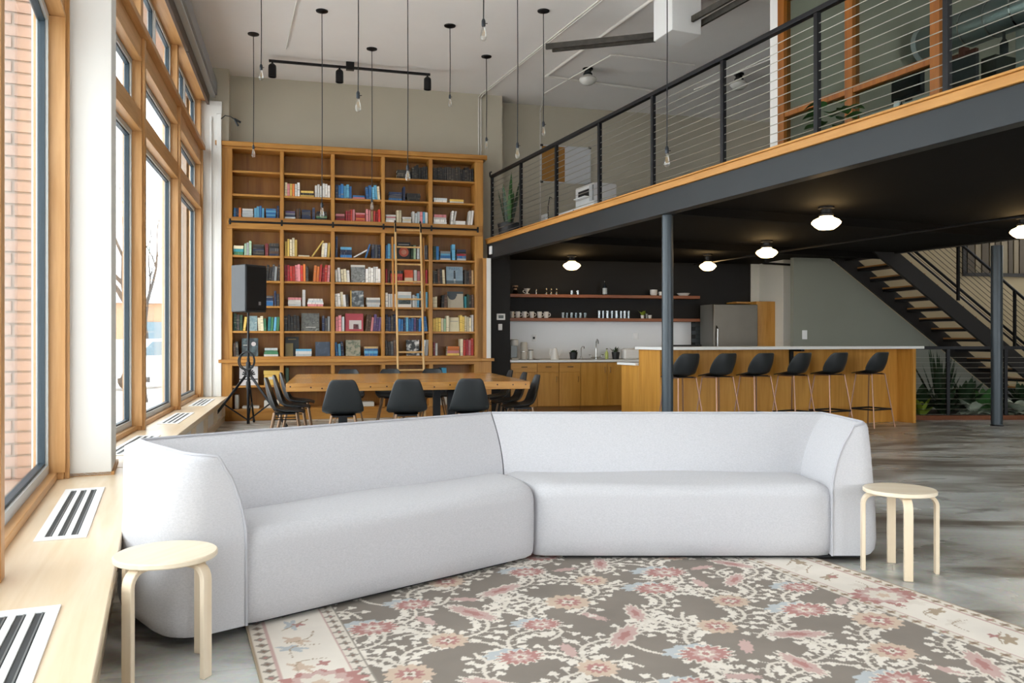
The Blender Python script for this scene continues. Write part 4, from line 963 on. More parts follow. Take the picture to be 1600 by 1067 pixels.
item([(.001, 0), (.04, 0), (.04, .15), (.014, .2), (.012, .235), (.018, .24), (.018, .262), (.001, .262)], plain('bottle_dark', '#20262c', .1), 'bottle', 'dark bottle with a pale label on the upper shelf', 'bottle', 945, 2.08, extra=lambda t: MB().lathe([(.041, .02), (.041, .13)], 18, cap=False).build('label_band', plain('label_pale', '#c3cdd2', .5), t))
item([(.001, 0), (.05, 0), (.066, .03), (.068, .11), (.063, .11), (.06, .03), (.001, .012)], CER, 'white_bowl', 'larger white bowl on the upper shelf beside the column', 'bowl', 1021.5, 2.08)
item([(.001, 0), (.03, 0), (.045, .03), (.046, .075), (.042, .075), (.04, .03), (.001, .012)], CER, 'white_bowl', 'smaller white bowl half behind the column', 'bowl', 1032.5, 2.08)
item([(.001, 0), (.07, 0), (.125, .05), (.12, .052), (.07, .012), (.001, .01)], CER, 'white_platter', 'wide white platter right of the column on the upper shelf', 'platter', 1068, 2.08)
# worktop things
WT = .911
def kbox(px, w_, d_, h_, y, mat, nm, lab, cat, bv=.01):
    x = FK.at(px, y); t = FK.empty(nm, lab, cat, x, y, WT)
    MB().box(-w_/2, w_/2, 0, d_, 0, h_).build('body', mat, t, bevel=bv); return t
t = kbox(805, .13, .2, .03, .25, CER, 'coffee_maker', 'white pod coffee maker at the left end of the worktop', 'coffee maker')
MB().box(-.06, .06, .11, .2, .03, .34).build('water_tank', plain('tank_grey', '#9aa3a4', .3), t, bevel=.01)
MB().lathe([(.07, .25), (.075, .27), (.072, .35), (.055, .36)], 20, c=(0, .08, 0)).build('brew_head', CER, t)
t = item([(.001, 0), (.06, 0), (.062, .14), (.064, .15), (.064, .29), (.05, .31), (.001, .31)], plain('grinder_cream', '#cfc8bd', .35), 'coffee_grinder', 'cream coffee grinder beside the coffee maker', 'grinder', 818.5, WT, y=.3, extra=lambda t: MB().lathe([(.0635, .14), (.0635, .15)], 18, cap=False).build('band', CHROME, t))
item([(.001, 0), (.045, 0), (.045, .17), (.03, .185), (.001, .19)], plain('canister_white', '#dad8d2', .3), 'canister', 'white lidded canister right of the grinder', 'canister', 829.5, WT, y=.3, extra=lambda t: MB().lathe([(.046, .16), (.046, .175)], 18, cap=False).build('lid_ring', BLACKP, t))
o = MB().box(FK.at(812, .2), FK.at(843, .2), .18, .42, .9105, .914).build('counter_mat', BLACKP, loc=FK.p(0, 0), rz=FK.a); tag(o, 'thin black mat under the coffee grinder', 'mat')
t = item([(.001, 0), (.075, 0), (.075, .015), (.07, .02), (.045, .17), (.035, .2), (.02, .205), (.001, .21)], CER, 'electric_kettle', 'white gooseneck kettle on the worktop', 'kettle', 867, WT, y=.3)
MB().tube([(.06, 0, .05), (.1, 0, .08), (.11, 0, .14), (.13, 0, .17)], .008, 6).build('spout', CER, t); MB().tube([(-.045, 0, .17), (-.09, 0, .18), (-.1, 0, .1), (-.085, 0, .06)], .01, 6).build('handle', CER, t)
for px, lab, n_, ln, w2, up in ((896, 'bushy little plant in a square black pot by the sink', 14, .07, .04, 1.2), (962, 'spiky little plant in a round black pot right of the sink', 9, .13, .03, 1.8)):
    xp = FK.at(px, .3); plant('worktop_plant', lab, FK.p(xp, .3, WT), .075, .13, rosette(n_, .03, ln, w2, up, .2, .11), BLACKP, LEAF_D)
t = FK.empty('kitchen_faucet', 'tall chrome gooseneck faucet at the sink', 'faucet', FK.at(931.5, .5), .5, WT)
MB().lathe([(.025, 0), (.025, .02), (.016, .03), (.016, .2)], 14).build('base', CHROME, t)
MB().tube([(0, 0, .18), (0, 0, .3), (0, -.03, .345), (0, -.07, .36), (0, -.11, .34), (0, -.13, .28)], .012, 10).build('spout', CHROME, t)
for sx_ in (-1, 1): MB().tube([(sx_*.0, 0, .03), (sx_*.1, 0, .03), (sx_*.1, 0, .07), (sx_*.14, 0, .075)], .009, 8).build('lever', CHROME, t)
t = FK.empty('filter_tap', 'small chrome filter tap left of the main faucet', 'tap', FK.at(908, .5), .5, WT)
MB().tube([(0, 0, 0), (0, 0, .2), (.02, -.03, .235), (.03, -.08, .23), (.03, -.1, .19)], .007, 8).build('spout', CHROME, t); MB().lathe([(.02, 0), (.02, .04), (.012, .05)], 12).build('base', CHROME, t)
o = MB().box(FK.at(905, .3), FK.at(945, .3), .12, .42, .9105, .9125).build('sink', INOX, loc=FK.p(0, 0), rz=FK.a); tag(o, 'steel sink let into the worktop', 'sink')
item([(.001, 0), (.03, 0), (.032, .1), (.022, .13), (.008, .15), (.008, .18), (.001, .18)], plain('soap_lime', '#b9c46a', .3), 'soap_bottle', 'lime green soap bottle right of the faucet', 'bottle', 948, WT, y=.45, extra=lambda t: MB().box(-.012, .02, -.006, .006, .18, .195).build('pump', BLACKP, t))
t = kbox(988, .3, .22, .19, .2, CER, 'bread_bin', 'white rounded bread bin on the worktop beside the bar', 'bread bin', .03)
MB().box(-.11, .11, .03, .2, .19, .2).build('lid', CER, t, bevel=.008)
t = kbox(1072, .42, .35, .26, .15, BLACKP, 'microwave', 'black microwave behind the bar near the fridge', 'microwave')
MB().box(-.2, .1, -.006, 0, .03, .23).build('door', plain('oven_glass', '#0c0c0e', .1), t); MB().box(.11, .2, -.006, 0, .03, .23).build('control_panel', INOX, t)
item([(.001, 0), (.06, 0), (.06, .16), (.05, .26), (.001, .27)], BLACKP, 'drip_machine', 'black drip coffee machine next to the fridge', 'coffee maker', 1092, WT, y=.3, extra=lambda t: MB().lathe([(.062, .12), (.062, .15)], 18, cap=False).build('band', CHROME, t))
for px, py, lab in ((834, 528, 'white socket plate with a black plug on the backsplash'), (993, 525, 'white double switch plate on the backsplash')):
    x = FK.at(px, .62); t = FK.empty('socket_plate', lab, 'socket', x, .621, FK.z(x, .62, py)); MB().box(-.05, .05, -.006, 0, -.06, .06).build('plate', WHITE, t, bevel=.004)
    MB().box(-.018, .018, -.02 if px < 900 else -.009, 0, -.02, .02).build('plug' if px < 900 else 'rocker', BLACKP if px < 900 else WHITE, t)
for px, py, w_, h_, lab, cat, nm in ((782.5, 495, .15, .11, 'white thermostat with a grey display on the dark pier', 'thermostat', 'thermostat'), (781.5, 511, .07, .11, 'white light switch under the thermostat', 'switch', 'light_switch')):
    x = FK.at(px, -.05); t = FK.empty(nm, lab, cat, x, -.051, FK.z(x, -.05, py)); MB().box(-w_/2, w_/2, -.02, 0, -h_/2, h_/2).build('plate', WHITE, t, bevel=.008)
    MB().box(-w_*.3, w_*.3, -.022, -.019, -h_*.25, h_*.25).build('display' if nm == 'thermostat' else 'rocker', plain('lcd', '#4c5552', .3) if nm == 'thermostat' else WHITE, t)
# fridge and enclosure
yf = -.08; x0, x1 = FK.at(1114, yf), FK.at(1184, yf); zt = FK.z(x0, yf, 475)
t = FK.empty('fridge', 'stainless steel fridge with a long bar handle', 'fridge', x0, yf, 0); wd = x1-x0
MB().box(.02, wd-.01, .06, .6, .02, zt).build('body', plain('fridge_side', '#6e6c68', .5), t)
MB().box(.01, wd, 0, .055, .62, zt).build('door', INOX, t, bevel=.01); MB().box(.01, wd, 0, .055, .03, .61).build('freezer_drawer', INOX, t, bevel=.01)
MB().tube([(.07, 0, .75), (.07, -.045, .8), (.07, -.045, zt-.45), (.07, 0, zt-.4)], .013, 8).build('handle', CHROME, t)
MB().tube([(.15, 0, .52), (.15, -.045, .52), (wd-.1, -.045, .52), (wd-.1, 0, .52)], .013, 8).build('handle', CHROME, t)
x2 = FK.at(1223, .0); zt2 = zt+.06
t = FK.empty('tall_cabinet', 'tall amber cabinet panel beside the fridge', 'cabinet')
MB().box(x1+.01, x2, .0, .6, .0, zt2).build('body', W_KIT, t, bevel=.004)
MB().box(FK.at(1150, .2), x1+.01, .2, .6, zt+.03, zt2).build('bridge_panel', W_KIT, t)

# ---------------------------------------------------------------- bar
UL = 4.376
br = FP.empty('bar_counter', 'long amber wood bar with a stepped end panel', 'bar')
ZB = 1.165
MB().box(.06, UL, 0, .05, 0, ZB-.04).build('front_panel', W_KIT, br)
MB().box(0, .06, -.05, .49, 0, ZB-.04).build('end_panel', W_KIT, br, bevel=.003)
MB().box(0, .06, .49, .97, 0, .90).build('end_panel_low', W_KIT, br, bevel=.003)
MB().box(UL-.06, UL, -.30, .97, 0, ZB-.04).build('end_panel_far', W_KIT, br, bevel=.003)
MB().box(.06, UL-.06, .44, .49, .0, ZB-.04).build('inner_panel', W_KIT, br)
for px in (1236,):
    x = FP.at(px, -.01); MB().box(x-.03, x+.03, -.25, 0, ZB-.07, ZB-.04).box(x-.03, x+.03, -.03, 0, ZB-.26, ZB-.07).build('bracket', BLACKM, br)
x = FP.at(1310, -.01)
o = MB().box(-.06, UL+.14, -.33, .50, ZB-.04, ZB).build('counter_slab', COUNT, loc=FP.p(0, 0), rz=FP.a, bevel=.004); tag(o, 'long white bar top over the row of stools', 'worktop')
o = MB().box(-.05, UL, .50, 1.02, .90, .935).build('bar_worktop', COUNT, loc=FP.p(0, 0), rz=FP.a, bevel=.004); tag(o, 'lower white worktop on the kitchen side of the bar', 'worktop')
# ---------------------------------------------------------------- stairs
dS = R(14.3); xs, ys = 6.22, 13.75
FS = Frame(xs, ys, dS); RUN, RISE, WID = .262, .181, 1.1
st = FS.empty('staircase', 'open-tread stair with dark steel stringers rising to the deck', 'staircase')
n_t = 15
for y in (0, WID):
    a = Vector((-.25, y, DECK-.02+.12)); b = Vector((a.x+RUN*17, y, a.z-RISE*17))
    d = Vector((RUN, 0, -RISE)).normalized(); nrm = Vector((d.z, 0, -d.x)).normalized()
    h = .33; pts = [a, b, b+Vector((0, 0, -h)), a+Vector((0, 0, -h))]
    vs = [p+Vector((0, s, 0)) for s in (-.03, .03) for p in pts]
    MB().add(vs, [(3, 2, 1, 0), (4, 5, 6, 7), (0, 1, 5, 4), (1, 2, 6, 5), (2, 3, 7, 6), (3, 0, 4, 7)]).build('stringer', plain('stringer_black', '#211f20', .55), st)
for k in range(n_t):
    z = DECK-.02-RISE*(k+1); x = RUN*k
    td = MB().box(x-.005, x+RUN+.02, .03, WID-.03, z-.026, z).build('tread', wood('tread_oak', '#9a6a34', '#835523', axis=1), st, bevel=.004)
    MB().box(x+.0, x+RUN-.01, .03, WID-.03, z-.07, z-.026).build('tread_shade', BLACKM, td)  # black slab added below to put the underside's shade into the colour
def rail_line(y, up, r, nm, mat=BLACKM):
    a = Vector((.55, y, DECK+.05-RISE*.8/RUN*.55)); 
    a = Vector((-.1, y, DECK+.1+up)); b = a+Vector((RUN*17, 0, -RISE*17)); MB().tube([a, b], r, 8).build(nm, mat, st)
rail_line(0, .95, .025, 'handrail'); rail_line(WID, .95, .025, 'handrail'); rail_line(WID-.1, .75, .02, 'handrail')
for k in range(9): rail_line(0, .10+k*.09, .0045, 'cable', BLACKM)
for k in (1, 5.5, 10, 14):
    x = RUN*k; z = DECK+.1-RISE*k-RISE*.4; MB().box(x-.02, x+.02, -.02, .02, z-.05, z+.96).build('post', BLACKM, st)
t = FS.empty('wall_stair', kind='structure'); yw = WID+.06; xl = FS.at(1240, yw)
pl = [(xl, 0), (-.25+2.72*RUN/RISE, 0), (-.25, 2.72), (xl, 2.72)]
MB().add([(x, y, z) for y in (yw, yw+.1) for x, z in pl], [(3, 2, 1, 0), (4, 5, 6, 7), (0, 1, 5, 4), (1, 2, 6, 5), (2, 3, 7, 6), (3, 0, 4, 7)]).build('under_stair_wall', GREYW, t, smooth=False)
x = FS.at(1257, yw); t = FS.empty('light_switch', 'white switch plate on the grey wall beyond the bar', 'switch', x, yw-.001, FS.z(x, yw, 523)); MB().box(-.05, .05, -.01, 0, -.08, .08).build('plate', WHITE, t, bevel=.004); MB().box(-.015, .015, -.016, -.009, -.03, .03).build('rocker', WHITE, t)
# slat artwork on the beige wall
x0, x1 = FK.at(1505, .6), FK.at(1625, .6)
t = FK.empty('slat_panel', 'dark framed panel of upright wood slats on the stair wall', 'wall panel', x0, .6, FK.z(x0, .6, 431)); hh = 1.5
MB().box(0, x1-x0, 0, .03, 0, .07).box(0, x1-x0, 0, .03, hh, hh+.07).box(0, .08, 0, .03, 0, hh).build('frame', plain('slat_dark', '#2c2722', .7), t)
k = 0; x = .1
while x < x1-x0:
    wv = random.uniform(.08, .16); MB().box(x, x+wv, -.005, .02, .07, hh).build('slat', plain('slat_a', '#8d7f66', .8) if k % 2 else plain('slat_b', '#5c5040', .8), t); x += wv+.03; k += 1
# cable fence and planting in front of the stair
q0 = Vector(G(1411, 655)); q1 = Vector(G(1640, 668))
ang = math.atan2(q1.y-q0.y, q1.x-q0.x); FF = Frame(6.45, 13.35, R(-12)); 
FF = Frame(*FP.xy(UL+.1, .25), R(2))
fn = FF.empty('cable_fence', 'low black cable fence around the stair planting', 'fence')
Lf = 4.2; zf = 1.16
MB().box(-.04, Lf, -.025, .025, zf-.05, zf).build('top_rail', BLACKM, fn, bevel=.004)
for px in (1410.5, 1481, 1571): 
    x = FF.at(px); MB().box(x-.025, x+.025, -.02, .02, 0, zf-.05).build('post', BLACKM, fn)
for k in range(12): MB().tube([(-.05, 0, .08+k*.082), (Lf, 0, .08+k*.082)], .004, 6).build('cable', CABLE, fn)
o = MB().box(-.1, Lf, -.10, -.04, 0, .07).build('planter_kerb', plain('rust_wood', '#6d3d22', .8, var=.2), loc=FF.p(0, 0), rz=FF.a); tag(o, 'low rust-brown kerb along the planting bed', 'kerb')
o = MB().box(-.1, Lf, -.04, 1.4, .0, .05).build('soil_bed', plain('soil', '#2a2019', .95, var=.3, scale=20), loc=FF.p(0, 0), rz=FF.a); tag(o, 'dark soil bed under the stair plants', 'soil')
specs = [(1437, .45, 'broad leafy green plant in the bed beside the bar end', 22, .42, .16, 1.2, .8, LEAF_D), (1440, .22, 'lime-leaved plant in the bed beside the bar end', 10, .22, .12, 1.3, .6, LEAF_Y), (1470, .7, 'sword-leaved plant in the bed near the fence post', 12, .95, .07, 3.2, .1, LEAF_D), (1476, .3, 'dark bushy plant beside the fence post', 26, .38, .14, 1.4, .9, LEAF_D), (1508, .55, 'dark bushy plant under the lower stair treads', 26, .5, .15, 1.6, .9, LEAF_D),
         (1520, .2, 'variegated white and green plant left of the column', 18, .3, .16, .5, .8, LEAF_W), (1538, .4, 'green bushy plant left of the dark column', 22, .4, .14, 1.1, .9, LEAF), (1592, .22, 'variegated white and green plant right of the column', 22, .3, .17, .5, .8, LEAF_W), (1600, .7, 'dark plant at the right edge of the bed', 22, .45, .15, 1.4, .8, LEAF_D)]
for px, y, lab, n_, ln, wd_, up, bend, lm in specs:
    x = FF.at(px, y)
    tt = plant('bed_plant', lab, FF.p(x, y, .05), 0, 0, rosette(n_, .05, ln, wd_, up, bend, 0.0, .5)+rosette(n_//2, .03, ln*1.1, wd_, up*1.8, bend*.6, .05), None, lm)
    MB().tube([(0, 0, -.01), (0, 0, .12)], .02, 6).build('stem', LEAF_D, tt)
# ---------------------------------------------------------------- sofa
FAB = fabric('sofa_fabric', '#c8c7cb', '#b7b7bb')
PIPING = plain('sofa_piping', '#b2b2b8', .9)
MIT = math.tan(R(20.9))
def sofa(name, lab, F_, mirror, L_=1.655, ko=1.0):
    sgn = -1 if mirror else 1
    t = thing(name, lab, 'sofa', (F_.o.x, F_.o.y, .013), F_.a)
    DS = .50
    def X(x): return x*sgn
    jx = lambda y: -MIT*y + .004
    # seat block: rounded cross-section in (y,z) swept from the mitre to the arm
    sec = [(.04, .02), (.012, .05), (0, .12), (-.004, .24), (0, .33)]
    for k in range(7):
        a = R(180-90*k/6); sec.append((.075+.075*math.cos(a), .355+.07*math.sin(a)))
    sec += [(.2, .432), (.38, .430), (DS+.06, .42), (DS+.06, .02)]
    n = 26; m = MB(); P_ = []
    for i in range(n+1):
        f = i/n; row = []
        for (y, z) in sec:
            x0 = jx(y); x = x0+(L_-x0)*f; e = 0
            edge = min((x-x0), (L_-x)); e = .022*max(0, 1-edge/.06)**2
            zz = z-e*(1.0 if z > .3 else 0); yy = y+e*(1 if y < .1 else 0)
            zz += .006*math.sin(x*5.1+y*7)*(1 if z > .40 else 0)
            row.append((X(x), yy, zz))
        P_.append(row)
    m.grid(P_, flip=mirror); b = len(sec)
    m.f.append(list(range(b))); m.m.append(0); m.f.append([n*b+j for j in range(b)]); m.m.append(0)
    m.build('seat', FAB, t, ang=60)
    # back and arm shell
    prof = []
    for z in (.03, .2, .38): prof.append((0.0, z, 'i'))
    for k in range(1, 9):
        f = k/8; prof.append((.205*f**1.9, .38+.375*f, 'i'))
    prof += [(.222, .767, 't'), (.24, .764, 't')]
    for z, o_ in ((.74, .25), (.62, .265), (.45, .28), (.25, .295), (.10, .30), (.05, .29), (.03, .27)): prof.append((.24+(o_-.24)*ko+(.0 if ko == 1 else .03), z, 'o'))
    st_ = []
    y0 = DS
    for k in range(13): st_.append(('b', k/12))
    rc = .03
    for k in range(1, 9): st_.append(('c', R(90*k/8)))
    for k in range(1, 8): st_.append(('a', k/7))
    rr2 = .15
    for k in range(1, 9): st_.append(('r', R(90*k/8)))
    P_ = []; cap_in = []
    for kind, q in st_:
        row = []
        for off, z, side in prof:
            if kind == 'b':
                y = y0+off; x0 = jx(y); x1 = L_-rc; row.append((X(x0+(x1-x0)*q), y, z))
            elif kind == 'c':
                # larger radius on the outside
                cx, cy = L_-rc, y0-rc; r_ = rc+off
                kk = 1+((.8 if side != 'o' else .35+.4*max(0, (z-.4)/.35))*(1/max(abs(math.sin(q)), abs(math.cos(q)))-1)); row.append((X(cx+r_*kk*math.sin(q)), cy+r_*kk*math.cos(q), z))
            elif kind == 'a':
                y = (y0-rc)+(rr2-(y0-rc))*q; row.append((X(L_+off), y, z))
            else:
                k_ = rr2*(1-math.cos(q)); y = rr2*(1-math.sin(q))
                f = off/.30; o2 = off - k_*f*.9; zz = z-(.012*(1-math.cos(q)) if z > .7 else 0)
                row.append((X(L_+o2), y, zz))
        P_.append(row)
    m = MB(); m.grid(P_, flip=not mirror); b = len(prof); last = (len(st_)-1)*b
    m.f.append([last+j for j in range(b)]); m.m.append(0); m.f.append([j for j in range(b)]); m.m.append(0)
    m.build('back_and_arm', FAB, t, ang=55)
    # piping round the arm front and along the shell's top edge
    pts = [Vector(p)+Vector((0, -.003, 0)) for p in P_[-1][:11]]
    pts += [Vector(P_[i][11])+Vector((0, 0, .003)) for i in range(len(P_)-1, -1, -1)]
    MB().tube(pts, .0065, 8).build('piping', PIPING, t)
    if not mirror: pass
    MB().box(X(.15), X(L_+.2), .08, .75, .0, .035).build('plinth', BLACKP, t)
    return t
cpt = (.14, 4.635)
sofa('sofa_section', 'right half of the pale grey angled sofa, facing the camera', Frame(*cpt, 0), False)
dl = math.atan2(1.125, 1.256)
sofa('sofa_section', 'left half of the pale grey angled sofa, by the window sill', Frame(*cpt, dl), True, 1.70, 1.35)

# ---------------------------------------------------------------- rug
def rug():
    c0 = Vector(G(387.7, 997.8)[:2]); ang = R(22.4); u = Vector((math.cos(ang), math.sin(ang))); v = Vector((-u.y, u.x))
    Wd, Ln, st = 3.1, 4.4, .007
    o0 = c0 - v*2.7
    nx, ny = int(Wd/st), int(Ln/st)
    xs_, ys_ = np.meshgrid(np.linspace(0, Wd, nx), np.linspace(0, Ln, ny)); img = np.zeros((ny, nx, 3))
    C = {k: np.array(srgb(c)) for k, c in dict(field='#8a827a', cream='#d9d1c6', ivory='#e1dad0', red='#b28681', rose='#c4a8a2', peach='#cbb6a4', blue='#b8bdc0', tan='#ab9a86', grey='#978f86', brown='#857064').items()}
    rnd = random.Random(5)
    img[:] = C['field']
    def blob(cx, cy, r, col, lob=0, amp=0, ph=0, sx=1, sy=1, rot=0):
        R_ = r*max(sx, sy)*(1+amp)+.02
        i0, i1 = max(0, int((cy-R_)/st)), min(ny, int((cy+R_)/st)+2); j0, j1 = max(0, int((cx-R_)/st)), min(nx, int((cx+R_)/st)+2)
        if i0 >= i1 or j0 >= j1: return
        X_ = xs_[i0:i1, j0:j1]-cx; Y_ = ys_[i0:i1, j0:j1]-cy; a, b = math.cos(rot), math.sin(rot)
        xx = (X_*a+Y_*b)/sx; yy = (-X_*b+Y_*a)/sy; d = np.hypot(xx, yy); th = np.arctan2(yy, xx)
        lim = r*(1+amp*np.cos(lob*th+ph)) if lob else r
        img[i0:i1, j0:j1][d < lim] = C[col]
    def stroke(pts, r, col):
        for (x, y) in pts: blob(x, y, r, col)
    def curve(p, q, bend, n=40):
        p = np.array(p); q = np.array(q); d = q-p; nrm = np.array([-d[1], d[0]]); out = []
        for i in range(n+1):
            f = i/n; out.append(tuple(p+d*f+nrm*bend*math.sin(math.pi*f)))
        return out
    def vine(p, q, bend, col='cream', leaves=True):
        ln = math.hypot(q[0]-p[0], q[1]-p[1]); pts = curve(p, q, bend, max(12, int(ln/.008)))
        stroke(pts, .0085, col)
        if leaves:
            k = 6
            while k < len(pts)-4:
                dx, dy = pts[k+1][0]-pts[k-1][0], pts[k+1][1]-pts[k-1][1]; l = math.hypot(dx, dy)+1e-9; dx, dy = dx/l, dy/l
                for s in (-1, 1):
                    ex, ey = pts[k][0]+(-dy*s+.6*dx)*.055, pts[k][1]+(dx*s+.6*dy)*.055
                    stroke(curve(pts[k], (ex, ey), .1*s, 6), .005, col); blob(ex, ey, .019, 'ivory', 3, .25, rnd.random()*6)
                k += 6
    def flower(x, y, s, kind):
        rot = rnd.uniform(0, 6.28); s *= 1.0
        if kind == 0:
            blob(x-.05*s, y+.06*s, .105*s, 'blue', 9, .12, rot, 1.25, .7)
            blob(x, y, .115*s, 'cream', 15, .16, rot, 1.15, .85); blob(x, y, .1*s, 'red', 15, .16, rot, 1.15, .85); blob(x, y, .06*s, 'rose', 9, .2, rot); blob(x, y, .035*s, 'cream', 5, .25, rot); blob(x, y, .018*s, 'red')
        elif kind == 1:
            blob(x, y, .11*s, 'peach', 12, .1, rot); blob(x, y, .06*s, 'red', 10, .22, rot); blob(x, y, .03*s, 'cream', 4, .3, rot); blob(x, y, .012*s, 'brown')
        else:
            blob(x, y, .10*s, 'cream', 11, .13, rot, 1.7, .6, rot); blob(x, y, .085*s, 'rose', 11, .13, rot, 1.7, .55, rot); blob(x, y, .04*s, 'red', 5, .2, rot, 1.6, .5, rot)
    # field: offset lattice of flowers joined by leafy vines
    px, py = .46, .42; pos = []
    r = 0; y = .25
    while y < Ln:
        x = .3 + (px/2 if r % 2 else 0); c = 0
        while x < Wd:
            pos.append((x+rnd.uniform(-.03, .03), y+rnd.uniform(-.03, .03), (r+2*c) % 3)); x += px; c += 1
        y += py*.62; r += 1
    for (x, y, k) in pos:
        vine((x, y), (x+px/2, y+py*.62), rnd.choice((-.3, .3)), leaves=True)
        if k != 2: vine((x, y), (x-px/2, y+py*.62), rnd.choice((-.22, .22)), leaves=(k == 1))
    for (x, y, k) in pos:
        for q in range(1):
            a = rnd.uniform(0, 6.28); l = rnd.uniform(.16, .24); vine((x, y), (x+l*math.cos(a), y+l*math.sin(a)), rnd.choice((-.35, .35)))
        if k == 0: blob(x+px/2+rnd.uniform(-.04, .04), y+rnd.uniform(-.04, .04), .045, 'rose', 9, .15, 0, 1.6, .6, rnd.random()*3)
    for (x, y, k) in pos: flower(x, y, rnd.uniform(.68, .95), k)
    # borders
    def band(a, b, col):
        m = np.minimum(np.minimum(xs_, Wd-xs_), np.minimum(ys_, Ln-ys_)); img[(m >= a) & (m < b)] = C[col]
    band(0, .40, 'ivory'); band(0, .012, 'tan'); band(.012, .075, 'cream'); band(.07, .078, 'rose'); band(.325, .333, 'rose'); band(.333, .39, 'cream'); band(.388, .40, 'grey')
    def walk(off, step):
        out = []
        x = off
        while x < Wd-off: out += [(x, off), (x, Ln-off)]; x += step
        y = off
        while y < Ln-off: out += [(off, y), (Wd-off, y)]; y += step
        return out
    for off in (.042, .361):
        for i, (x, y) in enumerate(walk(off, .07)):
            blob(x, y, .02, 'tan' if i % 2 else 'grey', 4, .3); blob(x, y, .009, 'red' if i % 3 == 0 else 'brown')
    for i, (x, y) in enumerate(walk(.2, .16)):
        jx_, jy_ = rnd.uniform(-.05, .05), rnd.uniform(-.05, .05); blob(x+jx_, y+jy_, .04, ('peach', 'cream', 'blue', 'tan')[i % 4], 5, .35, rnd.random()*6, 1.4, .7, rnd.random()*3)
        if i % 3 == 0: blob(x-jx_, y-jy_, .022, 'red', 4, .4, rnd.random()*6)
        stroke(curve((x-.06, y-.05), (x+.06, y+.05), rnd.uniform(-.5, .5), 14), .005, 'tan')
    for i, (x, y) in enumerate(walk(.2, .95)):
        blob(x, y, .135, 'red', 13, .12, 0, 1.2, .85); blob(x, y, .11, 'rose', 13, .1); blob(x, y, .075, 'cream', 8, .15); blob(x, y, .03, 'peach', 5, .2)
    # mesh
    zt = .012 + .0008*np.random.RandomState(2).rand(ny, nx)
    vs = np.stack([xs_.ravel(), ys_.ravel(), zt.ravel()], 1)
    idx = np.arange(nx*ny).reshape(ny, nx); q = np.stack([idx[:-1, :-1], idx[:-1, 1:], idx[1:, 1:], idx[1:, :-1]], -1).reshape(-1, 4)
    me = bpy.data.meshes.new('rug'); me.vertices.add(len(vs)); me.vertices.foreach_set('co', vs.ravel().astype(np.float32))
    me.loops.add(q.size); me.loops.foreach_set('vertex_index', q.ravel().astype(np.int32)); me.polygons.add(len(q)); me.polygons.foreach_set('loop_start', np.arange(0, q.size, 4, dtype=np.int32))
    me.update(calc_edges=True)
    at = me.color_attributes.new('dye', 'FLOAT_COLOR', 'POINT'); at.data.foreach_set('color', np.concatenate([img.reshape(-1, 3), np.ones((nx*ny, 1))], 1).ravel().astype(np.float32))
    m, N, L, p = nodes('wool_rug'); a = N.new('ShaderNodeAttribute'); a.attribute_name = 'dye'; nz = N.new('ShaderNodeTexNoise'); nz.inputs['Scale'].default_value = 3; nz.inputs['Detail'].default_value = 8
    tc = N.new('ShaderNodeTexCoord'); L.new(tc.outputs['Object'], nz.inputs['Vector'])
    mr = N.new('ShaderNodeMapRange'); mr.inputs[3].default_value = .8; mr.inputs[4].default_value = 1.2; L.new(nz.outputs[0], mr.inputs[0])
    hs = N.new('ShaderNodeHueSaturation'); L.new(a.outputs['Color'], hs.inputs['Color']); L.new(mr.outputs[0], hs.inputs['Value']); hs.inputs['Saturation'].default_value = 1.0; L.new(hs.outputs[0], p.inputs['Base Color'])
    p.inputs['Roughness'].default_value = 1; p.inputs['Specular IOR Level'].default_value = .05
    me.materials.append(m)
    t = thing('patterned_rug', 'large faded floral rug in taupe, cream and rose under the sofa', 'rug', (o0.x, o0.y, 0), ang)
    link('pile', me, t); MB().box(0, Wd, 0, Ln, .001, .0115).build('backing', plain('rug_edge', '#b0a48f', .95), t)
rug()

# ---------------------------------------------------------------- bentwood stools
def stool(loc, rot, lab):
    t = thing('bentwood_stool', lab, 'stool', loc, rot, 'bentwood stools beside the sofa'); H_ = .45; rs = .185
    MB().lathe([(.001, H_-.022), (rs-.004, H_-.022), (rs, H_-.018), (rs, H_-.004), (rs-.004, H_), (.001, H_)], 48, cap=False).build('seat', W_BIRT, t)
    th = .02; wd = .045; ro = .055; xo = .195
    path = [(.06, H_-.022-th/2)]
    for k in range(7):
        a = R(90-90*k/6); path.append((xo-th/2-ro+ro*math.cos(a), H_-.022-th/2-ro+ro*math.sin(a)))
    path.append((xo-th/2, 0.0))
    vs = []; n = len(path)
    for i, (x, z) in enumerate(path):
        p0 = path[max(0, i-1)]; p1 = path[min(n-1, i+1)]; dx, dz = p1[0]-p0[0], p1[1]-p0[1]; l = math.hypot(dx, dz); nx_, nz_ = -dz/l, dx/l
        for s1, s2 in ((-1, -1), (1, -1), (1, 1), (-1, 1)): vs.append((x+nx_*th/2*s2, s1*wd/2, z+nz_*th/2*s2))
    fs = [(0, 1, 2, 3), tuple((n-1)*4+j for j in (3, 2, 1, 0))]
    for i in range(n-1):
        for j in range(4): fs.append((i*4+j, i*4+(j+1) % 4, (i+1)*4+(j+1) % 4, (i+1)*4+j))
    me = MB().add(vs, fs).mesh('leg', W_BIR, ang=40)
    for k in range(4):
        o = link('leg', me, t, bevel=.003); o.rotation_euler.z = R(90*k)
q = G(259.5, 862, .45); stool((q[0], q[1], 0), R(70), 'birch bentwood stool in front of the left sofa arm')
q = G(1405.5, 763, .45); stool((q[0], q[1], 0), R(-12), 'birch bentwood stool beside the right sofa arm')

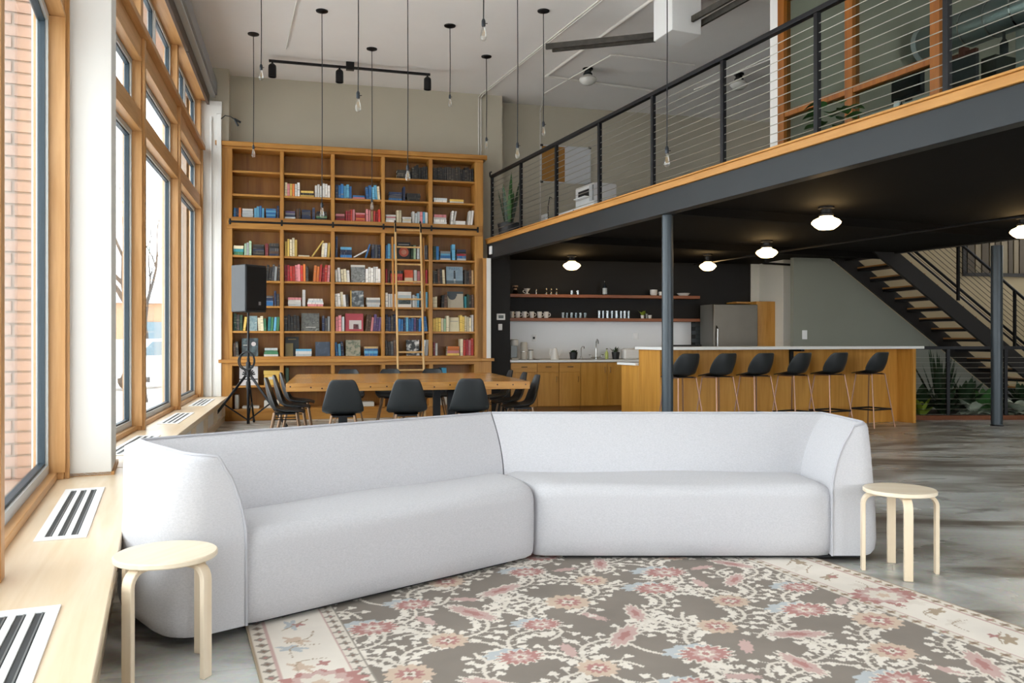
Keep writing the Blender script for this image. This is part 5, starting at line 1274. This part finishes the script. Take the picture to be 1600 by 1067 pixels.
# ---------------------------------------------------------------- dining table and chairs
FT = Frame(-2.49, 9.1, R(12))
TW, TD, TZ = 2.76, 2.62, .775
t = FT.empty('dining_table', 'large square plank dining table with dark steel legs', 'table')
y = 0; k = 0
while y < TD-.01:
    wv = min(.2, TD-y); MB().box(0, TW, y+.001, y+wv-.001, TZ-.09, TZ).build('plank', W_TBL, t, bevel=.003); y += wv
m = MB()
for k in range(16):
    x = .06+k*.178+random.uniform(-.04, .04); m.lathe([(.009, -.001), (.009, .001)], 8, M=Matrix.Translation((x, -.0005, TZ-.045+random.uniform(-.015, .015))) @ Matrix.Rotation(R(90), 4, 'X'))
m.build('nail_holes', plain('nail_dark', '#3a2414', .8), t)
for x in (.62, TW-.85):
    for y in (.55, TD-.55):
        MB().box(x-.05, x+.05, y-.05, y+.05, 0, TZ-.09).build('leg', plain('table_leg_steel', '#2a2d31', .4, .5), t, bevel=.006)
    MB().box(x-.04, x+.04, .5, TD-.5, TZ-.15, TZ-.09).build('cross_bar', BLACKM, t)
SHELL = plain('chair_shell', '#202427', .42, var=.05, scale=4)
def shell_mesh(stool_=False):
    # profile (y forward, z) from back top to seat front; half widths and curl
    if not stool_:
        pr = [(-.235, .83, .112, .02), (-.232, .805, .145, .03), (-.222, .74, .168, .04), (-.208, .66, .192, .055), (-.19, .58, .213, .065), (-.165, .51, .23, .07), (-.12, .462, .23, .06), (-.05, .442, .23, .045), (.04, .437, .23, .035), (.12, .443, .225, .02), (.185, .448, .21, .0), (.215, .437, .195, -.01)]
    else:
        pr = [(-.215, 1.085, .13, .02), (-.212, 1.065, .17, .04), (-.203, 1.0, .205, .075), (-.19, .93, .22, .10), (-.165, .87, .215, .11), (-.135, .82, .212, .10), (-.09, .795, .208, .07), (-.03, .785, .203, .045), (.05, .782, .2, .025), (.13, .783, .195, .008), (.19, .782, .185, 0), (.215, .775, .17, -.006)]
    rows = []; n = 12
    for i, (y, z, hw_, cu) in enumerate(pr):
        f = min(1, max(0, (i-4.5)/3)); row = []
        for j in range(n+1):
            s = -1+2*j/n; c = abs(s)**2.4
            row.append((s*hw_*(1-.02*c), y+cu*c*(1-f)*1.0, z+cu*c*f*1.0))
        rows.append(row)
    return MB().grid(rows)
def finish_shell(mb, parent):
    o = mb.build('shell', SHELL, parent, ang=80); s = o.modifiers.new('solid', 'SOLIDIFY'); s.thickness = .012; s.offset = 0
    sb = o.modifiers.new('sub', 'SUBSURF'); sb.levels = 1; sb.render_levels = 1; return o
BRZ = plain('bronze_leg', '#8a6f58', .35, .6)
def chair():
    t = thing('shell_chair', 'x', 'chair')
    finish_shell(shell_mesh(), t)
    for sx_ in (-1, 1):
        for sy_ in (-1, 1): MB().tube([(sx_*.12, sy_*.12+.0, .435), (sx_*.215, sy_*.20-.01, 0)], [.014, .009], 8).build('leg', BRZ, t)
        MB().tube([(sx_*.14, -.14, .36), (sx_*.14, .13, .36)], .006, 6).build('brace', BLACKM, t)
    MB().box(-.13, .13, -.13, .13, .415, .432).build('seat_mount', BLACKM, t)
    return t
ch0 = chair(); used = [False]
def put_chair(x, y, rz, lab):
    o = ch0 if not used[0] else copy_tree(ch0); used[0] = True
    o.location = (x, y, 0); o.rotation_euler.z = rz; tag(o, lab, 'chair', 'black shell chairs round the dining table')
A = R(12)
for px, lab in ((536, 'black shell chair on the near side of the table, leftmost of three'), (635, 'black shell chair in the middle of the near side of the table'), (732, 'black shell chair on the near side of the table, rightmost of three')):
    xx = FT.at(px, -.14); q = FT.xy(xx, -.14+.0); put_chair(q.x, q.y, A+R(random.uniform(-2, 2)), lab)
for (y_, off, lab) in ((.35, -.02, 'black shell chair at the left end of the table, nearest the sofa'), (1.05, .02, 'black shell chair in the middle of the left table end'), (1.85, .05, 'black shell chair at the left table end, nearest the bookcase')):
    q = FT.xy(off, y_); put_chair(q.x, q.y, A-R(90), lab)
for (y_, off, lab) in ((.5, .0, 'black shell chair at the right end of the table, nearest the sofa'), (1.3, 0.02, 'black shell chair in the middle of the right table end'), (2.1, .0, 'black shell chair at the right table end, nearest the kitchenette')):
    q = FT.xy(TW+off, y_); put_chair(q.x, q.y, A+R(90), lab)
for px, lab in ((545, 'black shell chair on the far side of the table, leftmost of three'), (610.5, 'black shell chair in the middle of the far table side'), (677, 'black shell chair on the far side of the table, rightmost of three')):
    xx = FT.at(px, TD+.2); q = FT.xy(xx, TD+.12); put_chair(q.x, q.y, A+R(180), lab)
# bar stools
COP = plain('copper_leg', '#8b6a58', .3, .7)
def bar_stool():
    t = thing('bar_stool', 'x', 'stool'); finish_shell(shell_mesh(True), t)
    c = []
    for sx_, sy_ in ((-1, -1), (1, -1), (1, 1), (-1, 1)):
        a = Vector((sx_*.15, sy_*.13+.01, .765)); b = Vector((sx_*.235, sy_*.22, 0)); MB().tube([a, b], .0095, 8).build('leg', COP, t); c.append(a.lerp(b, .66))
    m = MB()
    for i in range(4): m.bar(c[i], c[(i+1) % 4], .014, .022)
    m.build('foot_ring', BLACKM, t)
    for sx_ in (-1, 1): MB().tube([(sx_*.15, -.12, .765), (sx_*.15, .14, .765)], .009, 8).build('seat_rail', COP, t)
    MB().box(-.15, .15, -.08, .1, .765, .778).build('seat_mount', BLACKM, t); return t
bs0 = bar_stool(); first = True
for k, px in enumerate((1064, 1122, 1181, 1240, 1297, 1361)):
    o = bs0 if first else copy_tree(bs0); first = False
    x = FP.at(px, -.42); o.location = FP.p(x, -.42); o.rotation_euler.z = FP.a + R(8+random.uniform(-4, 4))
    tag(o, '%s black bar stool from the left along the bar' % ORD[k] + (', half behind the column' if k == 0 else ''), 'stool', 'black bar stools along the bar')

# ---------------------------------------------------------------- pendants, lamps, pipes
FIL = plain('filament', '#caa46a', .4, .5)
pend = [(396, 53, 226, 246, 11.4, 'bare bulb pendant farthest left, hanging before the bookcase top'), (408, None, 100, 126, 9.8, 'bare bulb pendant high at the left, its bulb beside the track light'), (503, 16, 316, 340, 10.6, 'bare bulb pendant hanging low before the third bookcase shelf'), (559.5, None, 142, 175, 8.6, 'bare bulb pendant with a large bulb against the bare wall'), (581, 76, 309, 328, 11.98, 'bare bulb pendant hanging before the middle bookcase column'), (637, None, 257, 283, 10, 'bare bulb pendant before the dark encyclopedia set'), (703, 40, 147, 167, 11.1, 'short bare bulb pendant right of the track light'), (755.5, None, 29, 64, 7.4, 'bare bulb pendant nearest the top edge of the photo'), (760, 89, 214, 233, 12.3, 'bare bulb pendant at the right end of the bookcase top'), (808.5, None, 222, 248, 9.6, 'bare bulb pendant just left of the notice board'), (849, None, 189, 213, 10.6, 'bare bulb pendant above the notice board'), (1042, None, 228, 262, 8.4, 'bare bulb pendant in front of the mezzanine railing')]
for px, pc, p0, p1, Y, lab in pend:
    X_ = (px-800)/FPX*Y; z0 = EYE+(HOR-p0)/FPX*Y; z1 = EYE+(HOR-p1)/FPX*Y; ln = z0-z1
    t = thing('bulb_pendant', lab, 'pendant lamp', (X_, Y, z1), 0, 'bare bulb pendants')
    k = ln/.225
    MB().lathe([(.001, .0), (.018*k, .004*k), (.030*k, .022*k), (.033*k, .045*k), (.026*k, .085*k), (.016*k, .125*k), (.0135*k, .15*k)], 20, cap=False).build('bulb', GLASS_B, t)
    m = MB()
    for q in range(5):
        a = 2*math.pi*q/5; m.tube([(.010*k*math.cos(a), .010*k*math.sin(a), .11*k), (.014*k*math.cos(a+.3), .014*k*math.sin(a+.3), .05*k)], .0012, 4)
    m.build('filament', FIL, t)
    so = MB().lathe([(.0165*k, .145*k), (.02*k, .155*k), (.02*k, .2*k), (.012*k, .22*k), (.006, ln)], 16).build('socket', plain('socket_pewter', '#3c4046', .35, .7), t)
    MB().tube([(.018*k, 0, .175*k), (.04*k, 0, .175*k)], .004*k, 6).build('switch_key', BLACKM, so)
    MB().tube([(0, 0, ln-.005), (.004, 0, (CEIL-z1)*.5), (0, 0, CEIL-z1-.01)], .0055, 6).build('cord', plain('cord_black', '#26262a', .7), t)
    MB().lathe([(.012, CEIL-z1-.035), (.03, CEIL-z1-.03), (.075, CEIL-z1-.012), (.078, CEIL-z1)], 24).build('canopy', BLACKM, t)
# track light
FTk = Frame(*P(420, 88, 12.25)[:2], R(15.5)); zt_ = CEIL-.03
ln = FTk.at(672)
t = FTk.empty('track_light', 'black track light with three spots under the ceiling', 'track light', 0, 0, 0)
MB().box(0, ln, -.018, .018, CEIL-.10, CEIL-.065).build('track', BLACKM, t)
xm = FTk.at(547); MB().box(xm-.06, xm+.06, -.035, .035, CEIL-.12, CEIL).build('power_feed', BLACKM, t)
for px in (425.5, 530.5, 668):
    x = FTk.at(px); h = MB().lathe([(.001, .0), (.03, -.004), (.055, -.03), (.058, -.06), (.058, -.2), (.05, -.2), (.05, -.17), (.001, -.17)], 20, c=(x, 0, CEIL-.12), cap=False).build('spot_head', BLACKM, t)
    MB().tube([(x, 0, CEIL-.08), (x, 0, CEIL-.125)], .015, 8).build('swivel', BLACKM, h)
# schoolhouse globes
GLOW = plain('lit_opal', '#ffd593', .3, emit=LAMP*2.2)
def globe(loc, rad, lit, lab, stem=0.02):
    t = thing('schoolhouse_lamp', lab, 'lamp', loc, 0, 'schoolhouse globe lamps')   # origin at the ceiling
    k = rad/.15; s = stem
    MB().lathe([(.085*k, 0), (.085*k, -.02), (.06*k, -.03), (.055*k, -.05-s), (.075*k, -.06-s), (.075*k, -.085-s)], 24).build('fitter', BLACKM, t)
    MB().lathe([(.062*k, -.07-s), (.07*k, -.095-s), (.13*k, -.125-s), (.15*k, -.15-s), (.148*k, -.165-s), (.115*k, -.20-s), (.08*k, -.225-s), (.001, -.235-s)], 32, cap=False).build('shade', GLOW if lit else MILK, t)
    if lit:
        pass
def soff(px, py): return G(px, py, SOFF)
def sg(px, py, Zc=SOFF): Y = FPX*(Zc-EYE)/(HOR-py); return ((px-800)/FPX*Y, Y, Zc-.001)
globe(sg(893.5, 399), .15, True, 'lit schoolhouse lamp over the kitchenette, leftmost')
globe(sg(1106, 397), .14, True, 'lit schoolhouse lamp deep over the bar, partly behind a beam', .05)
globe(sg(1198, 376), .155, True, 'lit schoolhouse lamp over the middle of the bar')
globe(sg(1291, 323), .155, True, 'lit schoolhouse lamp nearest the camera under the deck')
globe(sg(1600, 339), .15, True, 'lit schoolhouse lamp cut by the right edge of the photo')
globe(sg(918.5, 107, CEIL), .14, False, 'unlit white globe lamp on the high ceiling')
globe(sg(1154.5, 115, CEIL), .14, False, 'unlit white globe lamp seen through the mezzanine railing')
# painted pipes
def cpt_(px, py, dz=.04): Y = FPX*(CEIL-dz-EYE)/(HOR-py); return Vector(((px-800)/FPX*Y, Y, CEIL-dz))
def pipe(pts, r, lab, mat=PIPE, nm='ceiling_pipe'):
    o = MB().tube(pts, r, 8).build(nm, mat); return tag(o, lab, 'pipe')
zb = 4.36
for dx, lab in ((0, 'left of two thin white conduits running down the bookcase wall'), (3.5, 'right of two thin white conduits running down the bookcase wall')):
    x = FB.at(748+dx, .34); a = Vector(FB.p(x, .345, 4.35)); b = Vector(FB.p(x, .345, CEIL-.12)); e = cpt_(936+dx*1.5, 0); c = Vector(FB.p(x, .30, CEIL-.04)); c2 = c.lerp(e, .03)
    pipe([a, b, Vector(FB.p(x, .335, CEIL-.06)), c2, e, e+(e-c)*.5], .011, lab)
a, b = cpt_(853, 119), cpt_(1018, 0); pipe([a, b, b+(b-a)*.6], .022, 'white sprinkler main crossing the ceiling')
pipe([a, cpt_(1020, 142)], .022, 'white branch pipe running toward the mezzanine')
pipe([Vector(FB.p(FB.at(844, .74), .735, 3.4)), Vector(FB.p(FB.at(844, .74), .735, CEIL-.12)), cpt_(850, 146), cpt_(923, 104), cpt_(955, 86), cpt_(965, 86), cpt_(1085, 102)], .011, 'thin white conduit passing the globe lamp')
pipe([cpt_(1085, 140), cpt_(1205, 92), cpt_(1260, 70)], .014, 'white pipe behind the railing by the office')
pipe([cpt_(447, 76, .02), cpt_(464, 0, .02)], .008, 'thin white cable on the ceiling above the track light')
# black pipe under the deck
a = Vector(sg(1192, 411, 2.62)); b = Vector(sg(1312, 418, 2.62))
o = pipe([a, b], .02, 'black pipe hung under the deck above the grey wall', BLACKM, 'hung_pipe')
for f in (.02, .55):
    q = a.lerp(b, f); tag(MB().tube([q, q+Vector((0, 0, .10))], .006, 6).build('pipe_hanger', BLACKM), 'thin black hanger rod %s the pipe under the deck' % ('at the left end of' if f < .1 else 'midway along'), 'hanger')
a = Vector(sg(1085, 413, 2.595)); b = Vector(sg(1640, 331, 2.595))
pipe([a, b], .016, 'long dark conduit along the underside of the deck', BLACKM, 'soffit_conduit')
# white ceiling box with twin dark arms
zb_ = 4.93; k = FPX*(zb_-EYE)
cn = [Vector(((px-800)/FPX*(k/(HOR-py)), k/(HOR-py))) for px, py in ((1050, 46), (1096, 55), (1063, 73), (1021, 65))]
ctr = sum(cn, Vector((0, 0)))/4
t = thing('ceiling_box', 'white box hung from the ceiling with dark twin steel arms', 'ceiling unit', (ctr.x, ctr.y, zb_))
pl = [tuple(q-ctr) for q in cn]
MB().prism(pl, 0, CEIL-zb_).build('housing', WHITE, t, bevel=.01)
AR = plain('rust_arm', '#4b4742', .7, .3, var=.6, scale=14)
def arm(p0, p1): MB().bar(Vector(p0)-Vector((ctr.x, ctr.y, zb_)), Vector(p1)-Vector((ctr.x, ctr.y, zb_)), .035, .07).build('arm', AR, t)
def zp(px, py, z): Y = FPX*(z-EYE)/(HOR-py); return Vector(((px-800)/FPX*Y, Y, z))
arm(zp(1024, 55, 5.08), zp(853, 73, 5.08)); arm(zp(1024, 61, 5.08), zp(863, 77, 5.08))
arm(zp(1064, 40, 5.1), zp(1180, -25, 5.1)); arm(zp(1081, 45, 5.1), zp(1200, -22, 5.1))
